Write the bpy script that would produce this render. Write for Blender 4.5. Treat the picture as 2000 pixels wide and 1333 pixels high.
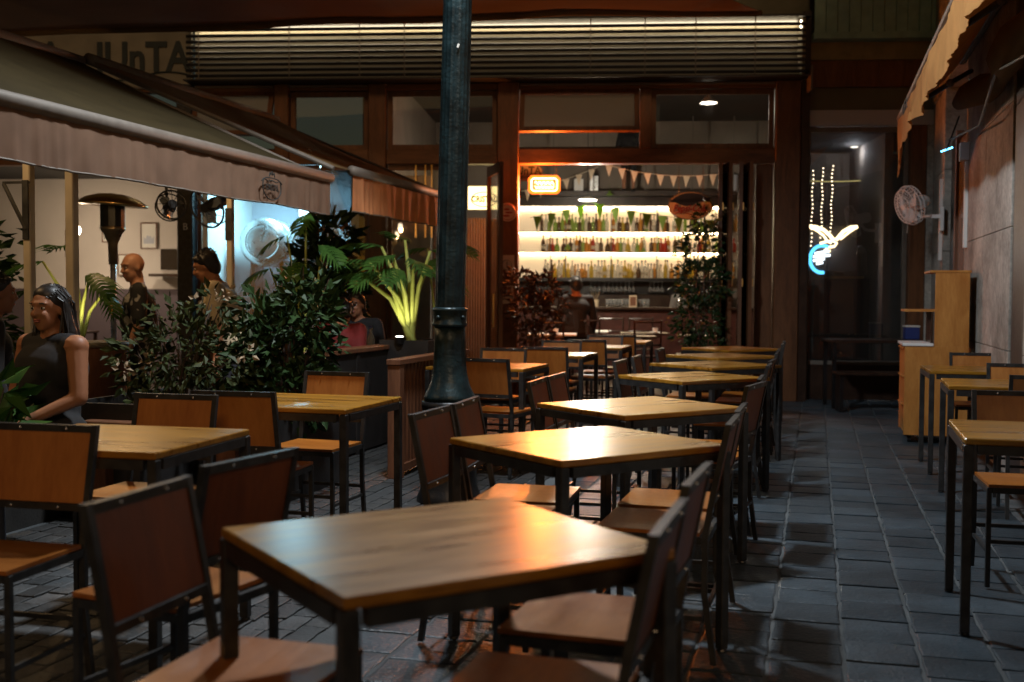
import bpy, bmesh, math, random
from mathutils import Vector, Matrix, Euler, noise as mnoise
R = math.radians
rnd = random.Random(7)
for o in list(bpy.data.objects):
    bpy.data.objects.remove(o)
SC = bpy.context.scene
COL = SC.collection

# ------------------------------------------------------------------ camera, world, sun, exposure
PITCH, ROLL, CAMH = .0409, .00535, 1.288
cam = bpy.data.cameras.new('camera')
cam.sensor_width = 36.0
cam.lens = 2197 / 2000 * 36
cam.clip_start = .05
cam.clip_end = 300
cam.dof.use_dof = True
cam.dof.focus_distance = 6.2
cam.dof.aperture_fstop = 2.4
camo = bpy.data.objects.new('camera', cam)
COL.objects.link(camo)
_F = Vector((0, math.cos(PITCH), -math.sin(PITCH)))
_U = Vector((0, math.sin(PITCH), math.cos(PITCH)))
_X = Vector((1, 0, 0))
_right = _X * math.cos(ROLL) + _U * math.sin(ROLL)
_up = -_X * math.sin(ROLL) + _U * math.cos(ROLL)
_m = Matrix.Identity(4)
for i in range(3):
    _m[i][0] = _right[i]; _m[i][1] = _up[i]; _m[i][2] = -_F[i]
_m[0][3], _m[1][3], _m[2][3] = 0, 0, CAMH
camo.matrix_world = _m
SC.camera = camo

world = bpy.data.worlds.new('World')
SC.world = world
world.use_nodes = True
_nt = world.node_tree
_bg = _nt.nodes['Background']
_sky = _nt.nodes.new('ShaderNodeTexSky')
_sky.sky_type = 'NISHITA'
_sky.sun_disc = False
_sky.sun_elevation = R(3.0)
_sky.sun_rotation = R(200)
_nt.links.new(_sky.outputs[0], _bg.inputs[0])
_bg.inputs[1].default_value = 0.013

sun = bpy.data.lights.new('sun', 'SUN')
sun.energy = 0.37
sun.angle = R(12)
sun.color = (1.0, .62, .33)
suno = bpy.data.objects.new('sun', sun)
COL.objects.link(suno)
suno.rotation_euler = Vector((-.12, .86, -.48)).to_track_quat('-Z', 'Y').to_euler()

SC.view_settings.view_transform = 'Standard'
SC.view_settings.look = 'None'
SC.view_settings.exposure = 0.15
SC.view_settings.gamma = 1.0
SC.render.engine = 'CYCLES'
SC.cycles.use_denoising = True
SC.cycles.max_bounces = 6
SC.cycles.diffuse_bounces = 3
SC.cycles.glossy_bounces = 3
SC.cycles.transmission_bounces = 4
SC.cycles.transparent_max_bounces = 10
SC.cycles.caustics_reflective = False
SC.cycles.caustics_refractive = False
SC.cycles.sample_clamp_indirect = 4.0

# ------------------------------------------------------------------ frames of the place
# the lane runs 15.1 degrees off the view axis: u along it, v to its right
AL = R(15.1)
def UV(v, u, z=0.0):
    return Vector((v * math.cos(AL) + u * math.sin(AL), -v * math.sin(AL) + u * math.cos(AL), z))
LANE = -AL                     # rotation about z of things squared to the lane
FA = R(-4.0)                   # shopfront turned 4 degrees
def FR(x, y, z=0.0):           # shopfront frame: x along it, y into the building
    return Vector((x * math.cos(FA) - y * math.sin(FA), 14.05 + x * math.sin(FA) + y * math.cos(FA), z))

# ------------------------------------------------------------------ materials
M = {}
def mat(name, col, rough=.6, metal=0.0, var=0.0, scale=8.0, bump=0.0, bscale=60.0, spec=.5, coat=0.0, stretch=None, trans=0.0, emit=None, es=0.0, col2=None, detail=6.0, subs=None, alpha=None, rv=0.0, dirt=False):
    m = bpy.data.materials.new(name); m.use_nodes = True
    nt = m.node_tree; b = nt.nodes['Principled BSDF']
    b.inputs['Base Color'].default_value = (*col, 1)
    b.inputs['Roughness'].default_value = rough
    b.inputs['Metallic'].default_value = metal
    b.inputs['Specular IOR Level'].default_value = spec
    b.inputs['Coat Weight'].default_value = coat
    b.inputs['Coat Roughness'].default_value = .2
    b.inputs['Transmission Weight'].default_value = trans
    if emit:
        b.inputs['Emission Color'].default_value = (*emit, 1)
        b.inputs['Emission Strength'].default_value = es
    if var or bump or col2:
        tc = nt.nodes.new('ShaderNodeTexCoord')
        mp = nt.nodes.new('ShaderNodeMapping')
        nt.links.new(tc.outputs['Object'], mp.inputs[0])
        if stretch: mp.inputs['Scale'].default_value = stretch
        oi = nt.nodes.new('ShaderNodeObjectInfo')
        vm = nt.nodes.new('ShaderNodeVectorMath'); vm.operation = 'MULTIPLY_ADD'
        nt.links.new(oi.outputs['Random'], vm.inputs[0])
        vm.inputs[1].default_value = (13.7, 7.1, 9.3)
        nt.links.new(mp.outputs[0], vm.inputs[2])
        if var or col2:
            n = nt.nodes.new('ShaderNodeTexNoise'); n.inputs['Scale'].default_value = scale; n.inputs['Detail'].default_value = detail
            nt.links.new(vm.outputs[0], n.inputs['Vector'])
            cr = nt.nodes.new('ShaderNodeValToRGB')
            c2 = col2 if col2 else tuple(min(1, c * (1 + var)) for c in col)
            c1 = col if col2 else tuple(c * (1 - var) for c in col)
            cr.color_ramp.elements[0].position = .32; cr.color_ramp.elements[0].color = (*c1, 1)
            cr.color_ramp.elements[1].position = .68; cr.color_ramp.elements[1].color = (*c2, 1)
            nt.links.new(n.outputs['Fac'], cr.inputs[0])
            last = cr.outputs[0]
            if rv:      # every piece its own tone
                mr = nt.nodes.new('ShaderNodeMapRange'); mr.inputs['To Min'].default_value = 1 - rv; mr.inputs['To Max'].default_value = 1 + rv
                nt.links.new(oi.outputs['Random'], mr.inputs[0])
                mu = nt.nodes.new('ShaderNodeVectorMath'); mu.operation = 'SCALE'; nt.links.new(last, mu.inputs[0]); nt.links.new(mr.outputs[0], mu.inputs['Scale']); last = mu.outputs[0]
            if dirt:    # worn and stained patches that run across the pieces
                ge = nt.nodes.new('ShaderNodeNewGeometry'); nd = nt.nodes.new('ShaderNodeTexNoise'); nd.inputs['Scale'].default_value = 1.7; nd.inputs['Detail'].default_value = 8; nd.inputs['Roughness'].default_value = .7
                nt.links.new(ge.outputs['Position'], nd.inputs['Vector'])
                m2 = nt.nodes.new('ShaderNodeMapRange'); m2.inputs['From Min'].default_value = .35; m2.inputs['From Max'].default_value = .65; m2.inputs['To Min'].default_value = .5; m2.inputs['To Max'].default_value = 1.25
                nt.links.new(nd.outputs['Fac'], m2.inputs[0])
                mu = nt.nodes.new('ShaderNodeVectorMath'); mu.operation = 'SCALE'; nt.links.new(last, mu.inputs[0]); nt.links.new(m2.outputs[0], mu.inputs['Scale']); last = mu.outputs[0]
            nt.links.new(last, b.inputs['Base Color'])
            rr = nt.nodes.new('ShaderNodeMapRange')
            rr.inputs['To Min'].default_value = max(.04, rough - .1); rr.inputs['To Max'].default_value = min(1, rough + .12)
            nt.links.new(n.outputs['Fac'], rr.inputs[0]); nt.links.new(rr.outputs[0], b.inputs['Roughness'])
        if bump:
            n2 = nt.nodes.new('ShaderNodeTexNoise'); n2.inputs['Scale'].default_value = bscale; n2.inputs['Detail'].default_value = 4
            nt.links.new(vm.outputs[0], n2.inputs['Vector'])
            bp = nt.nodes.new('ShaderNodeBump'); bp.inputs['Strength'].default_value = bump; bp.inputs['Distance'].default_value = .01
            nt.links.new(n2.outputs['Fac'], bp.inputs['Height']); nt.links.new(bp.outputs[0], b.inputs['Normal'])
    M[name] = m
    if name.startswith('leaf_'): b.inputs['Specular IOR Level'].default_value = .2
    return m
def emis(name, col, s):
    m = bpy.data.materials.new(name); m.use_nodes = True
    nt = m.node_tree; nt.nodes.remove(nt.nodes['Principled BSDF'])
    e = nt.nodes.new('ShaderNodeEmission'); e.inputs[0].default_value = (*col, 1); e.inputs[1].default_value = s
    nt.links.new(e.outputs[0], nt.nodes['Material Output'].inputs[0]); M[name] = m
def glass(name, tint=(1, 1, 1), refl=.08, rough=.02):
    m = bpy.data.materials.new(name); m.use_nodes = True
    nt = m.node_tree; nt.nodes.remove(nt.nodes['Principled BSDF'])
    t = nt.nodes.new('ShaderNodeBsdfTransparent'); t.inputs[0].default_value = (*tint, 1)
    g = nt.nodes.new('ShaderNodeBsdfGlossy'); g.inputs['Roughness'].default_value = rough
    fr = nt.nodes.new('ShaderNodeLayerWeight'); fr.inputs[0].default_value = .25
    ad = nt.nodes.new('ShaderNodeMath'); ad.operation = 'MULTIPLY_ADD'; ad.inputs[1].default_value = .6; ad.inputs[2].default_value = refl
    nt.links.new(fr.outputs['Fresnel'], ad.inputs[0])
    mx = nt.nodes.new('ShaderNodeMixShader')
    nt.links.new(ad.outputs[0], mx.inputs[0]); nt.links.new(t.outputs[0], mx.inputs[1]); nt.links.new(g.outputs[0], mx.inputs[2])
    nt.links.new(mx.outputs[0], nt.nodes['Material Output'].inputs[0]); M[name] = m
def cloth(name, col, transl=.35, var=.15, scale=5.0):
    m = mat(name, col, .85, var=var, scale=scale, bump=.15, bscale=400, spec=.2)
    nt = m.node_tree; b = nt.nodes['Principled BSDF']
    tr = nt.nodes.new('ShaderNodeBsdfTranslucent'); tr.inputs[0].default_value = (*col, 1)
    mx = nt.nodes.new('ShaderNodeMixShader'); mx.inputs[0].default_value = transl
    nt.links.new(b.outputs[0], mx.inputs[1]); nt.links.new(tr.outputs[0], mx.inputs[2])
    nt.links.new(mx.outputs[0], nt.nodes['Material Output'].inputs[0])
    return m
def wood(name, dark, light, rough=.35, scale=3.0, st=(1, 14, 14), coat=0.0):
    # long streaks along object x with finer grain inside
    m = bpy.data.materials.new(name); m.use_nodes = True
    nt = m.node_tree; b = nt.nodes['Principled BSDF']
    tc = nt.nodes.new('ShaderNodeTexCoord'); mp = nt.nodes.new('ShaderNodeMapping'); mp.inputs['Scale'].default_value = st
    nt.links.new(tc.outputs['Object'], mp.inputs[0])
    oi = nt.nodes.new('ShaderNodeObjectInfo')
    vm = nt.nodes.new('ShaderNodeVectorMath'); vm.operation = 'MULTIPLY_ADD'; vm.inputs[1].default_value = (31.7, 17.1, 23.3)
    nt.links.new(oi.outputs['Random'], vm.inputs[0]); nt.links.new(mp.outputs[0], vm.inputs[2])
    n = nt.nodes.new('ShaderNodeTexNoise'); n.inputs['Scale'].default_value = scale; n.inputs['Detail'].default_value = 5; n.inputs['Distortion'].default_value = .6
    nt.links.new(vm.outputs[0], n.inputs['Vector'])
    n2 = nt.nodes.new('ShaderNodeTexNoise'); n2.inputs['Scale'].default_value = scale * 6; n2.inputs['Detail'].default_value = 3
    nt.links.new(vm.outputs[0], n2.inputs['Vector'])
    mx = nt.nodes.new('ShaderNodeMix'); mx.inputs['Factor'].default_value = .3
    nt.links.new(n.outputs['Fac'], mx.inputs['A']); nt.links.new(n2.outputs['Fac'], mx.inputs['B'])
    cr = nt.nodes.new('ShaderNodeValToRGB')
    cr.color_ramp.elements[0].position = .34; cr.color_ramp.elements[0].color = (*dark, 1)
    cr.color_ramp.elements[1].position = .66; cr.color_ramp.elements[1].color = (*light, 1)
    nt.links.new(mx.outputs['Result'], cr.inputs[0]); nt.links.new(cr.outputs[0], b.inputs['Base Color'])
    rr = nt.nodes.new('ShaderNodeMapRange'); rr.inputs['To Min'].default_value = max(.05, rough - .08); rr.inputs['To Max'].default_value = rough + .14
    nt.links.new(n.outputs['Fac'], rr.inputs[0]); nt.links.new(rr.outputs[0], b.inputs['Roughness'])
    bp = nt.nodes.new('ShaderNodeBump'); bp.inputs['Strength'].default_value = .08; bp.inputs['Distance'].default_value = .004
    nt.links.new(n2.outputs['Fac'], bp.inputs['Height']); nt.links.new(bp.outputs[0], b.inputs['Normal'])
    b.inputs['Coat Weight'].default_value = coat; b.inputs['Coat Roughness'].default_value = .22; b.inputs['Specular IOR Level'].default_value = .4
    M[name] = m
    return m

mat('mortar', (.085, .094, .098), .9, var=.3, scale=3, bump=.4, bscale=90)
mat('slab_stone', (.030, .045, .057), .45, rv=.28, dirt=True, col2=(.055, .073, .088), scale=2.2, bump=.5, bscale=55)
mat('cobble_stone', (.045, .053, .058), .62, rv=.5, dirt=True, col2=(.085, .085, .085), scale=3.0, bump=.5, bscale=60)
mat('dark_deck', (.02, .018, .016), .7, var=.3, bump=.2)
wood('table_wood', (.18, .072, .007), (.47, .22, .022), .27, 1.6, (1.2, 9, 9), coat=.25)
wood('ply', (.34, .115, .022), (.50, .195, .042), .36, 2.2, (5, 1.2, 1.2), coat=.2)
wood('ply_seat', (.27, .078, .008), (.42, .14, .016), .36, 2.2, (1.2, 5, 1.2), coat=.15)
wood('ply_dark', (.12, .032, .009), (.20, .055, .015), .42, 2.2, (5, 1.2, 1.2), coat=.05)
wood('front_wood', (.085, .033, .013), (.18, .073, .027), .45, 2.0, (6, 6, 1))
wood('beam_wood', (.085, .033, .013), (.18, .073, .027), .45, 2.0, (1, 6, 6))
wood('pine', (.40, .15, .03), (.56, .25, .058), .45, 2.5, (5, 5, 1.2))
wood('crate_wood', (.095, .037, .018), (.18, .073, .033), .55, 2.5, (6, 6, 1))
wood('dark_wood', (.02, .011, .008), (.05, .026, .016), .3, 2.5, (3, 3, 3))
mat('steel', (.035, .035, .035), .42, .3, var=.4, scale=20, bump=.06, bscale=120)
mat('screw_metal', (.7, .7, .7), .25, 1.0)
mat('cast_iron', (.009, .023, .027), .36, .35, var=.55, scale=9, bump=.35, bscale=40)
mat('black_iron', (.012, .012, .013), .35, .3, var=.4, bump=.2)
mat('black_plastic', (.012, .012, .012), .4)
mat('planter_black', (.016, .015, .015), .5, var=.3, bump=.15)
cloth('awning_olive', (.052, .038, .015), .25)
cloth('awning_brown', (.20, .12, .05), .35)
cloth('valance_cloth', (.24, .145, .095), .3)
cloth('valance_lit_orange', (.78, .36, .16), .4)  # orange light on the second valance painted into its cloth colour
cloth('orange_cloth', (.55, .28, .095), .3)
cloth('parasol_cloth', (.27, .17, .11), .6, .25, 1.5)
cloth('parasol_patch', (.22, .30, .08), .5)
cloth('bunting_white', (.8, .76, .66), .6)
cloth('bunting_green', (.16, .26, .04), .3)
mat('bar_metal', (.16, .135, .11), .65, .2, var=.15, scale=12)
mat('white_post', (.62, .55, .42), .5, var=.12, scale=6)
mat('sign_panel', (.19, .17, .125), .8, var=.2, scale=3)
mat('letter_dark', (.012, .02, .02), .6)
mat('louver_back', (.36, .31, .22), .8, var=.08, scale=2)
mat('slat_dark', (.012, .011, .01), .45)
mat('upper_wall', (.13, .125, .085), .9, var=.25, scale=1.5, bump=.2)
mat('balcony_green', (.26, .42, .36), .7, var=.15)
mat('olive_beam', (.24, .20, .11), .8, var=.15)
mat('stone_wall', (.36, .335, .295), .8, col2=(.52, .485, .43), scale=26, bump=.5, bscale=120, dirt=True)
mat('pale_strip', (.42, .44, .50), .6); mat('plate_grey', (.20, .19, .21), .6)
mat('cream_wall', (.62, .56, .50), .85, var=.05, scale=2)
mat('purple_band', (.10, .075, .085), .7)
mat('dark_ceiling', (.03, .027, .024), .8)
mat('room_wall', (.22, .18, .145), .85, var=.2, scale=1.5)
mat('grey_wall', (.3, .29, .28), .85, var=.1)
mat('floor_dark', (.05, .035, .025), .35, var=.3, scale=2)
mat('bar_front', (.06, .02, .015), .4, var=.3)
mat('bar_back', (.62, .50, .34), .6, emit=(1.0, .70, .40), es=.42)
mat('mirror', (.7, .66, .6), .08, .9)
mat('white_paint', (.75, .75, .73), .45)
mat('fan_white', (.85, .85, .84), .4)
mat('chrome', (.75, .77, .78), .16, 1.0)
mat('steel_pale', (.62, .66, .68), .28, .9, var=.15)
mat('heater_steel', (.30, .24, .16), .3, .8, var=.2)
mat('brass', (.75, .5, .2), .3, 1.0)
mat('paper', (.7, .68, .62), .8)
mat('print_dark', (.12, .11, .1), .8)
mat('leaf_dark', (.012, .03, .009), .5, col2=(.028, .06, .016), scale=6)
mat('leaf_olive', (.02, .034, .009), .55, col2=(.05, .06, .02), scale=6)
mat('leaf_red', (.06, .022, .012), .5, col2=(.13, .06, .03), scale=6)
mat('leaf_monstera', (.024, .07, .013), .45, col2=(.055, .13, .024), scale=4)
mat('leaf_stem', (.42, .48, .12), .45, var=.2)
mat('bark', (.07, .045, .03), .8, var=.3, bump=.4)
mat('flower_pink', (.32, .24, .15), .7)
mat('soil', (.03, .02, .014), .95, var=.4, bump=.5)
mat('skin', (.33, .14, .07), .5, var=.06, scale=5)
mat('skin_pale', (.40, .20, .125), .5, var=.06, scale=5)
mat('hair_dark', (.012, .009, .008), .45, var=.4, scale=30, stretch=(6, 6, 1))
mat('cloth_black', (.012, .011, .012), .85, var=.3, scale=10)
mat('cloth_red', (.16, .012, .012), .85, var=.2, scale=8)
mat('cloth_grey', (.16, .15, .14), .85, var=.2)
mat('cloth_print', (.012, .012, .014), .85, col2=(.30, .29, .28), scale=16, detail=1)
_cr = [n for n in M['cloth_print'].node_tree.nodes if n.type == 'VALTORGB'][0]; _cr.color_ramp.elements[0].position = .56; _cr.color_ramp.elements[1].position = .62
mat('cloth_cream', (.55, .47, .33), .85, col2=(.40, .32, .2), scale=9)
mat('denim', (.03, .035, .05), .85, var=.2)
mat('lip', (.33, .1, .08), .5)
mat('eye_dark', (.02, .013, .01), .2)
mat('eye_white', (.6, .56, .5), .3)
mat('screen_dark', (.01, .012, .015), .15)
mat('b_green', (.34, .52, .10), .12, trans=.65)
mat('b_dark', (.16, .08, .03), .15, trans=.45)
mat('b_amber', (.70, .32, .06), .12, trans=.6)
mat('b_clear', (.8, .8, .74), .08, trans=.75)
mat('b_red', (.55, .06, .03), .12, trans=.5)
mat('b_yellow', (.75, .5, .06), .12, trans=.4)
mat('glassware', (.85, .87, .86), .06, trans=.8)
mat('label_paper', (.55, .45, .3), .7)
mat('pepsi_face', (.62, .50, .42), .35)
mat('pepsi_blue', (.015, .02, .06), .4)
mat('pepsi_red', (.30, .03, .03), .45)
mat('rope_yellow', (.6, .5, .15), .6)
mat('plastic_blue', (.03, .05, .2), .4)
emis('led_warm', (1.0, .84, .58), 14)
emis('led_shelf', (1.0, .78, .48), 42)
emis('neon_orange', (1.0, .15, .015), 3.2)
emis('neon_core', (1.0, .50, .22), 14)
emis('neon_gold', (1.0, .74, .38), 16)
emis('neon_blue', (.10, .55, 1.0), 9)
emis('neon_pale', (.8, .93, 1.0), 14)
emis('fairy', (1.0, .78, .5), 22)
emis('globe_light', (1.0, .78, .55), 14)
emis('down_light', (1.0, .9, .75), 14)
emis('kitchen_light', (.5, .88, 1.0), 9)
emis('screen_blue', (.25, .6, 1.0), 2.2)
emis('lamp_cool', (.72, .86, 1.0), 10)
emis('sign_lit', (1.0, .72, .28), 4)
emis('rope_light', (1.0, .82, .3), 2.0)
glass('pane', (.86, .86, .86), .05)
glass('pane_dark', (.5, .5, .5), .07)
glass('pane_black', (.10, .09, .08), .06)
glass('pane_hazy', (.7, .66, .6), .12, .12)
for _n, _w in (('pane_hazy', .3), ('pane_dark', .02), ('pane', .008)):      # diffuse film on the panes; on the hazy one it imitates reflected glow
    _t = M[_n].node_tree; _o = _t.nodes['Material Output']; _s = _o.inputs[0].links[0].from_socket
    _d = _t.nodes.new('ShaderNodeBsdfDiffuse'); _d.inputs[0].default_value = (.6, .56, .5, 1); _x = _t.nodes.new('ShaderNodeMixShader'); _x.inputs[0].default_value = _w
    _t.links.new(_s, _x.inputs[1]); _t.links.new(_d.outputs[0], _x.inputs[2]); _t.links.new(_x.outputs[0], _o.inputs[0])

# ------------------------------------------------------------------ builders
class MB:
    def __init__(s): s.v = []; s.f = []
    def add(s, vs, fs):
        k = len(s.v); s.v += [tuple(v) for v in vs]; s.f += [tuple(i + k for i in f) for f in fs]; return s
    def box(s, x0, x1, y0, y1, z0, z1, mx=None):
        vs = [Vector(p) for p in ((x0, y0, z0), (x1, y0, z0), (x1, y1, z0), (x0, y1, z0), (x0, y0, z1), (x1, y0, z1), (x1, y1, z1), (x0, y1, z1))]
        if mx is not None: vs = [mx @ v for v in vs]
        return s.add(vs, [(0, 3, 2, 1), (4, 5, 6, 7), (0, 1, 5, 4), (1, 2, 6, 5), (2, 3, 7, 6), (3, 0, 4, 7)])
    def bbox(s, x0, x1, y0, y1, z0, z1, b=.004):      # box with chamfered upright and top edges
        xs = [(x0 + b, y0), (x1 - b, y0), (x1, y0 + b), (x1, y1 - b), (x1 - b, y1), (x0 + b, y1), (x0, y1 - b), (x0, y0 + b)]
        cx, cy = (x0 + x1) / 2, (y0 + y1) / 2
        def ins(p): return (p[0] + (b if p[0] < cx else -b) * .7, p[1] + (b if p[1] < cy else -b) * .7)
        rings = [[(*ins(p), z0) for p in xs], [(*p, z0 + b) for p in xs], [(*p, z1 - b) for p in xs], [(*ins(p), z1) for p in xs]]
        vs = [p for r in rings for p in r]; fs = [tuple(range(7, -1, -1)), tuple(range(24, 32))]
        for k in range(3):
            for i in range(8): fs.append((k * 8 + i, k * 8 + (i + 1) % 8, k * 8 + 8 + (i + 1) % 8, k * 8 + 8 + i))
        return s.add(vs, fs)
    def tube(s, pts, r, n=8, cap=True):
        pts = [Vector(p) for p in pts]
        rs = r if isinstance(r, (list, tuple)) else [r] * len(pts)
        k = len(s.v); prev = None
        for i, p in enumerate(pts):
            d = (pts[min(i + 1, len(pts) - 1)] - pts[max(i - 1, 0)])
            if d.length < 1e-9: d = Vector((0, 0, 1))
            d.normalize()
            if prev is None:
                a = Vector((0, 0, 1)) if abs(d.z) < .9 else Vector((1, 0, 0))
                x = d.cross(a).normalized()
            else:
                x = (prev - d * prev.dot(d)).normalized()
            prev = x; y = d.cross(x)
            for j in range(n):
                t = 2 * math.pi * j / n
                s.v.append(tuple(p + (x * math.cos(t) + y * math.sin(t)) * rs[i]))
        for i in range(len(pts) - 1):
            for j in range(n):
                a = k + i * n; s.f.append((a + j, a + (j + 1) % n, a + n + (j + 1) % n, a + n + j))
        if cap:
            s.f.append(tuple(k + j for j in range(n - 1, -1, -1))); e = k + (len(pts) - 1) * n; s.f.append(tuple(e + j for j in range(n)))
        return s
    def lathe(s, prof, n=16, c=(0, 0, 0), flute=None):
        k = len(s.v)
        for i, (r, z) in enumerate(prof):
            for j in range(n):
                t = 2 * math.pi * j / n
                q = r * (1 - (flute[i] if flute else 0) * (j % 2))
                s.v.append((c[0] + q * math.cos(t), c[1] + q * math.sin(t), c[2] + z))
        for i in range(len(prof) - 1):
            for j in range(n):
                a = k + i * n; s.f.append((a + j, a + (j + 1) % n, a + n + (j + 1) % n, a + n + j))
        s.f.append(tuple(k + j for j in range(n - 1, -1, -1))); e = k + (len(prof) - 1) * n; s.f.append(tuple(e + j for j in range(n)))
        return s
    def ball(s, c, r, n=12, m=8):
        r = r if isinstance(r, (list, tuple)) else (r, r, r)
        k = len(s.v)
        for i in range(1, m):
            a = math.pi * i / m
            for j in range(n):
                t = 2 * math.pi * j / n
                s.v.append((c[0] + r[0] * math.sin(a) * math.cos(t), c[1] + r[1] * math.sin(a) * math.sin(t), c[2] + r[2] * math.cos(a)))
        s.v.append((c[0], c[1], c[2] + r[2])); s.v.append((c[0], c[1], c[2] - r[2]))
        T = len(s.v) - 2; B = T + 1
        for i in range(m - 2):
            for j in range(n): a = k + i * n; s.f.append((a + j, a + n + j, a + n + (j + 1) % n, a + (j + 1) % n))
        for j in range(n):
            s.f.append((T, k + j, k + (j + 1) % n)); e = k + (m - 2) * n; s.f.append((B, e + (j + 1) % n, e + j))
        return s
    def prism(s, poly, y0, y1):                      # polygon in xz extruded along y
        n = len(poly)
        return s.add([(p[0], y0, p[1]) for p in poly] + [(p[0], y1, p[1]) for p in poly],
                     [tuple(range(n)), tuple(range(2 * n - 1, n - 1, -1))] + [(i + n, (i + 1) % n + n, (i + 1) % n, i) for i in range(n)])
    def grid(s, P):                                  # P[i][j] points
        k = len(s.v); a, b = len(P), len(P[0])
        for r in P:
            for p in r: s.v.append(tuple(p))
        for i in range(a - 1):
            for j in range(b - 1): s.f.append((k + i * b + j, k + i * b + j + 1, k + (i + 1) * b + j + 1, k + (i + 1) * b + j))
        return s
    def mesh(s, name, m, smooth=False):
        me = bpy.data.meshes.new(name); me.from_pydata(s.v, [], s.f); me.update()
        if m is not None: me.materials.append(M[m] if isinstance(m, str) else m)
        if smooth:
            for p in me.polygons: p.use_smooth = True
        return me
    def build(s, name, m, parent=None, loc=(0, 0, 0), rz=0.0, smooth=False):
        return link(name, s.mesh(name, m, smooth), parent, loc, rz)

def link(name, data, parent=None, loc=(0, 0, 0), rz=0.0):
    o = bpy.data.objects.new(name, data); COL.objects.link(o)
    o.location = loc; o.rotation_euler = (0, 0, rz)
    if parent is not None: o.parent = parent
    return o
def thing(name, label, cat, loc=(0, 0, 0), rz=0.0, group=None):
    o = link(name, None, None, loc, rz); o.empty_display_size = .1
    return tag(o, label, cat, group)
def tag(o, label=None, cat=None, group=None, kind=None):
    if label: o['label'] = label
    if cat: o['category'] = cat
    if group: o['group'] = group
    if kind: o['kind'] = kind
    return o
def dup(o, loc=None, rz=None, parent=None):
    c = o.copy(); COL.objects.link(c)
    if parent is not None: c.parent = parent
    if loc is not None: c.location = loc
    if rz is not None: c.rotation_euler = (0, 0, rz)
    for ch in list(KIDS.get(o.name, [])): dup(ch, parent=c)
    return c
KIDS = {}
def note_kids():
    KIDS.clear()
    for o in bpy.data.objects:
        if o.parent: KIDS.setdefault(o.parent.name, []).append(o)
def text(name, s, size, m, parent, loc, rot=(R(90), 0, 0), ext=.004, sx=1.0, shear=0.0, bold=0.0, align='CENTER'):
    cu = bpy.data.curves.new(name, 'FONT'); cu.body = s; cu.size = size; cu.extrude = ext; cu.align_x = align; cu.align_y = 'CENTER'
    cu.shear = shear; cu.offset = bold; cu.resolution_u = 3
    tmp = bpy.data.objects.new('tmp_text', cu); COL.objects.link(tmp)
    bpy.context.view_layer.update()
    me = bpy.data.meshes.new_from_object(tmp.evaluated_get(bpy.context.evaluated_depsgraph_get()))
    bpy.data.objects.remove(tmp); me.materials.clear(); me.materials.append(M[m]); me.name = name
    o = link(name, me, parent, loc); o.rotation_euler = rot; o.scale = (sx, 1, 1)
    return o
def light(name, kind, loc, power, col, parent=None, size=.1, target=None, spot=None, blend=.5):
    l = bpy.data.lights.new(name, kind); l.energy = power; l.color = col
    if kind == 'AREA': l.size = size
    elif kind == 'SPOT': l.shadow_soft_size = size; l.spot_size = spot; l.spot_blend = blend
    else: l.shadow_soft_size = size
    o = bpy.data.objects.new(name, l); COL.objects.link(o); o.location = loc
    if target is not None: o.rotation_euler = (Vector(target) - Vector(loc)).to_track_quat('-Z', 'Y').to_euler()
    if parent is not None: o.parent = parent
    return o

# ------------------------------------------------------------------ ground: sheet, stone slabs of the lane, cobbles on the left
g = MB(); g.add([(-40, -25, 0), (40, -25, 0), (40, 60, 0), (-40, 60, 0)], [(0, 1, 2, 3)])
ground = tag(g.build('ground', 'mortar'), kind='structure')
def stone_mesh(name, w, l, h, m, seed):
    r = random.Random(seed); b = MB()
    e = .008
    n = 5
    ring = []
    for (sx, sy, dx, dy) in ((-1, -1, 1, 0), (1, -1, 0, 1), (1, 1, -1, 0), (-1, 1, 0, -1)):
        for k in range(3):
            t = k / 3
            ring.append((sx * w / 2 + dx * t * w + r.uniform(-e, e) * .6, sy * l / 2 + dy * t * l + r.uniform(-e, e) * .6))
    N = len(ring)
    vs = [(x, y, -.03) for x, y in ring] + [(x, y, h - .0025) for x, y in ring] + [(x * (1 - .012 / w * 1.2), y * (1 - .012 / l * 1.2), h + r.uniform(-.001, .001)) for x, y in ring] + [(0, 0, h + .0015)]
    fs = []
    for k in range(2):
        for i in range(N): fs.append((k * N + i, k * N + (i + 1) % N, (k + 1) * N + (i + 1) % N, (k + 1) * N + i))
    for i in range(N): fs.append((2 * N + i, 2 * N + (i + 1) % N, 3 * N))
    b.add(vs, fs)
    return b.mesh(name, m)
def seen(p):
    d = p.y
    if d < 1.7: return False
    x = 1000 + 2197 * p.x / d; y = 577 + 2197 * CAMH / d
    return -120 < x < 2120 and y < 1480
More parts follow.
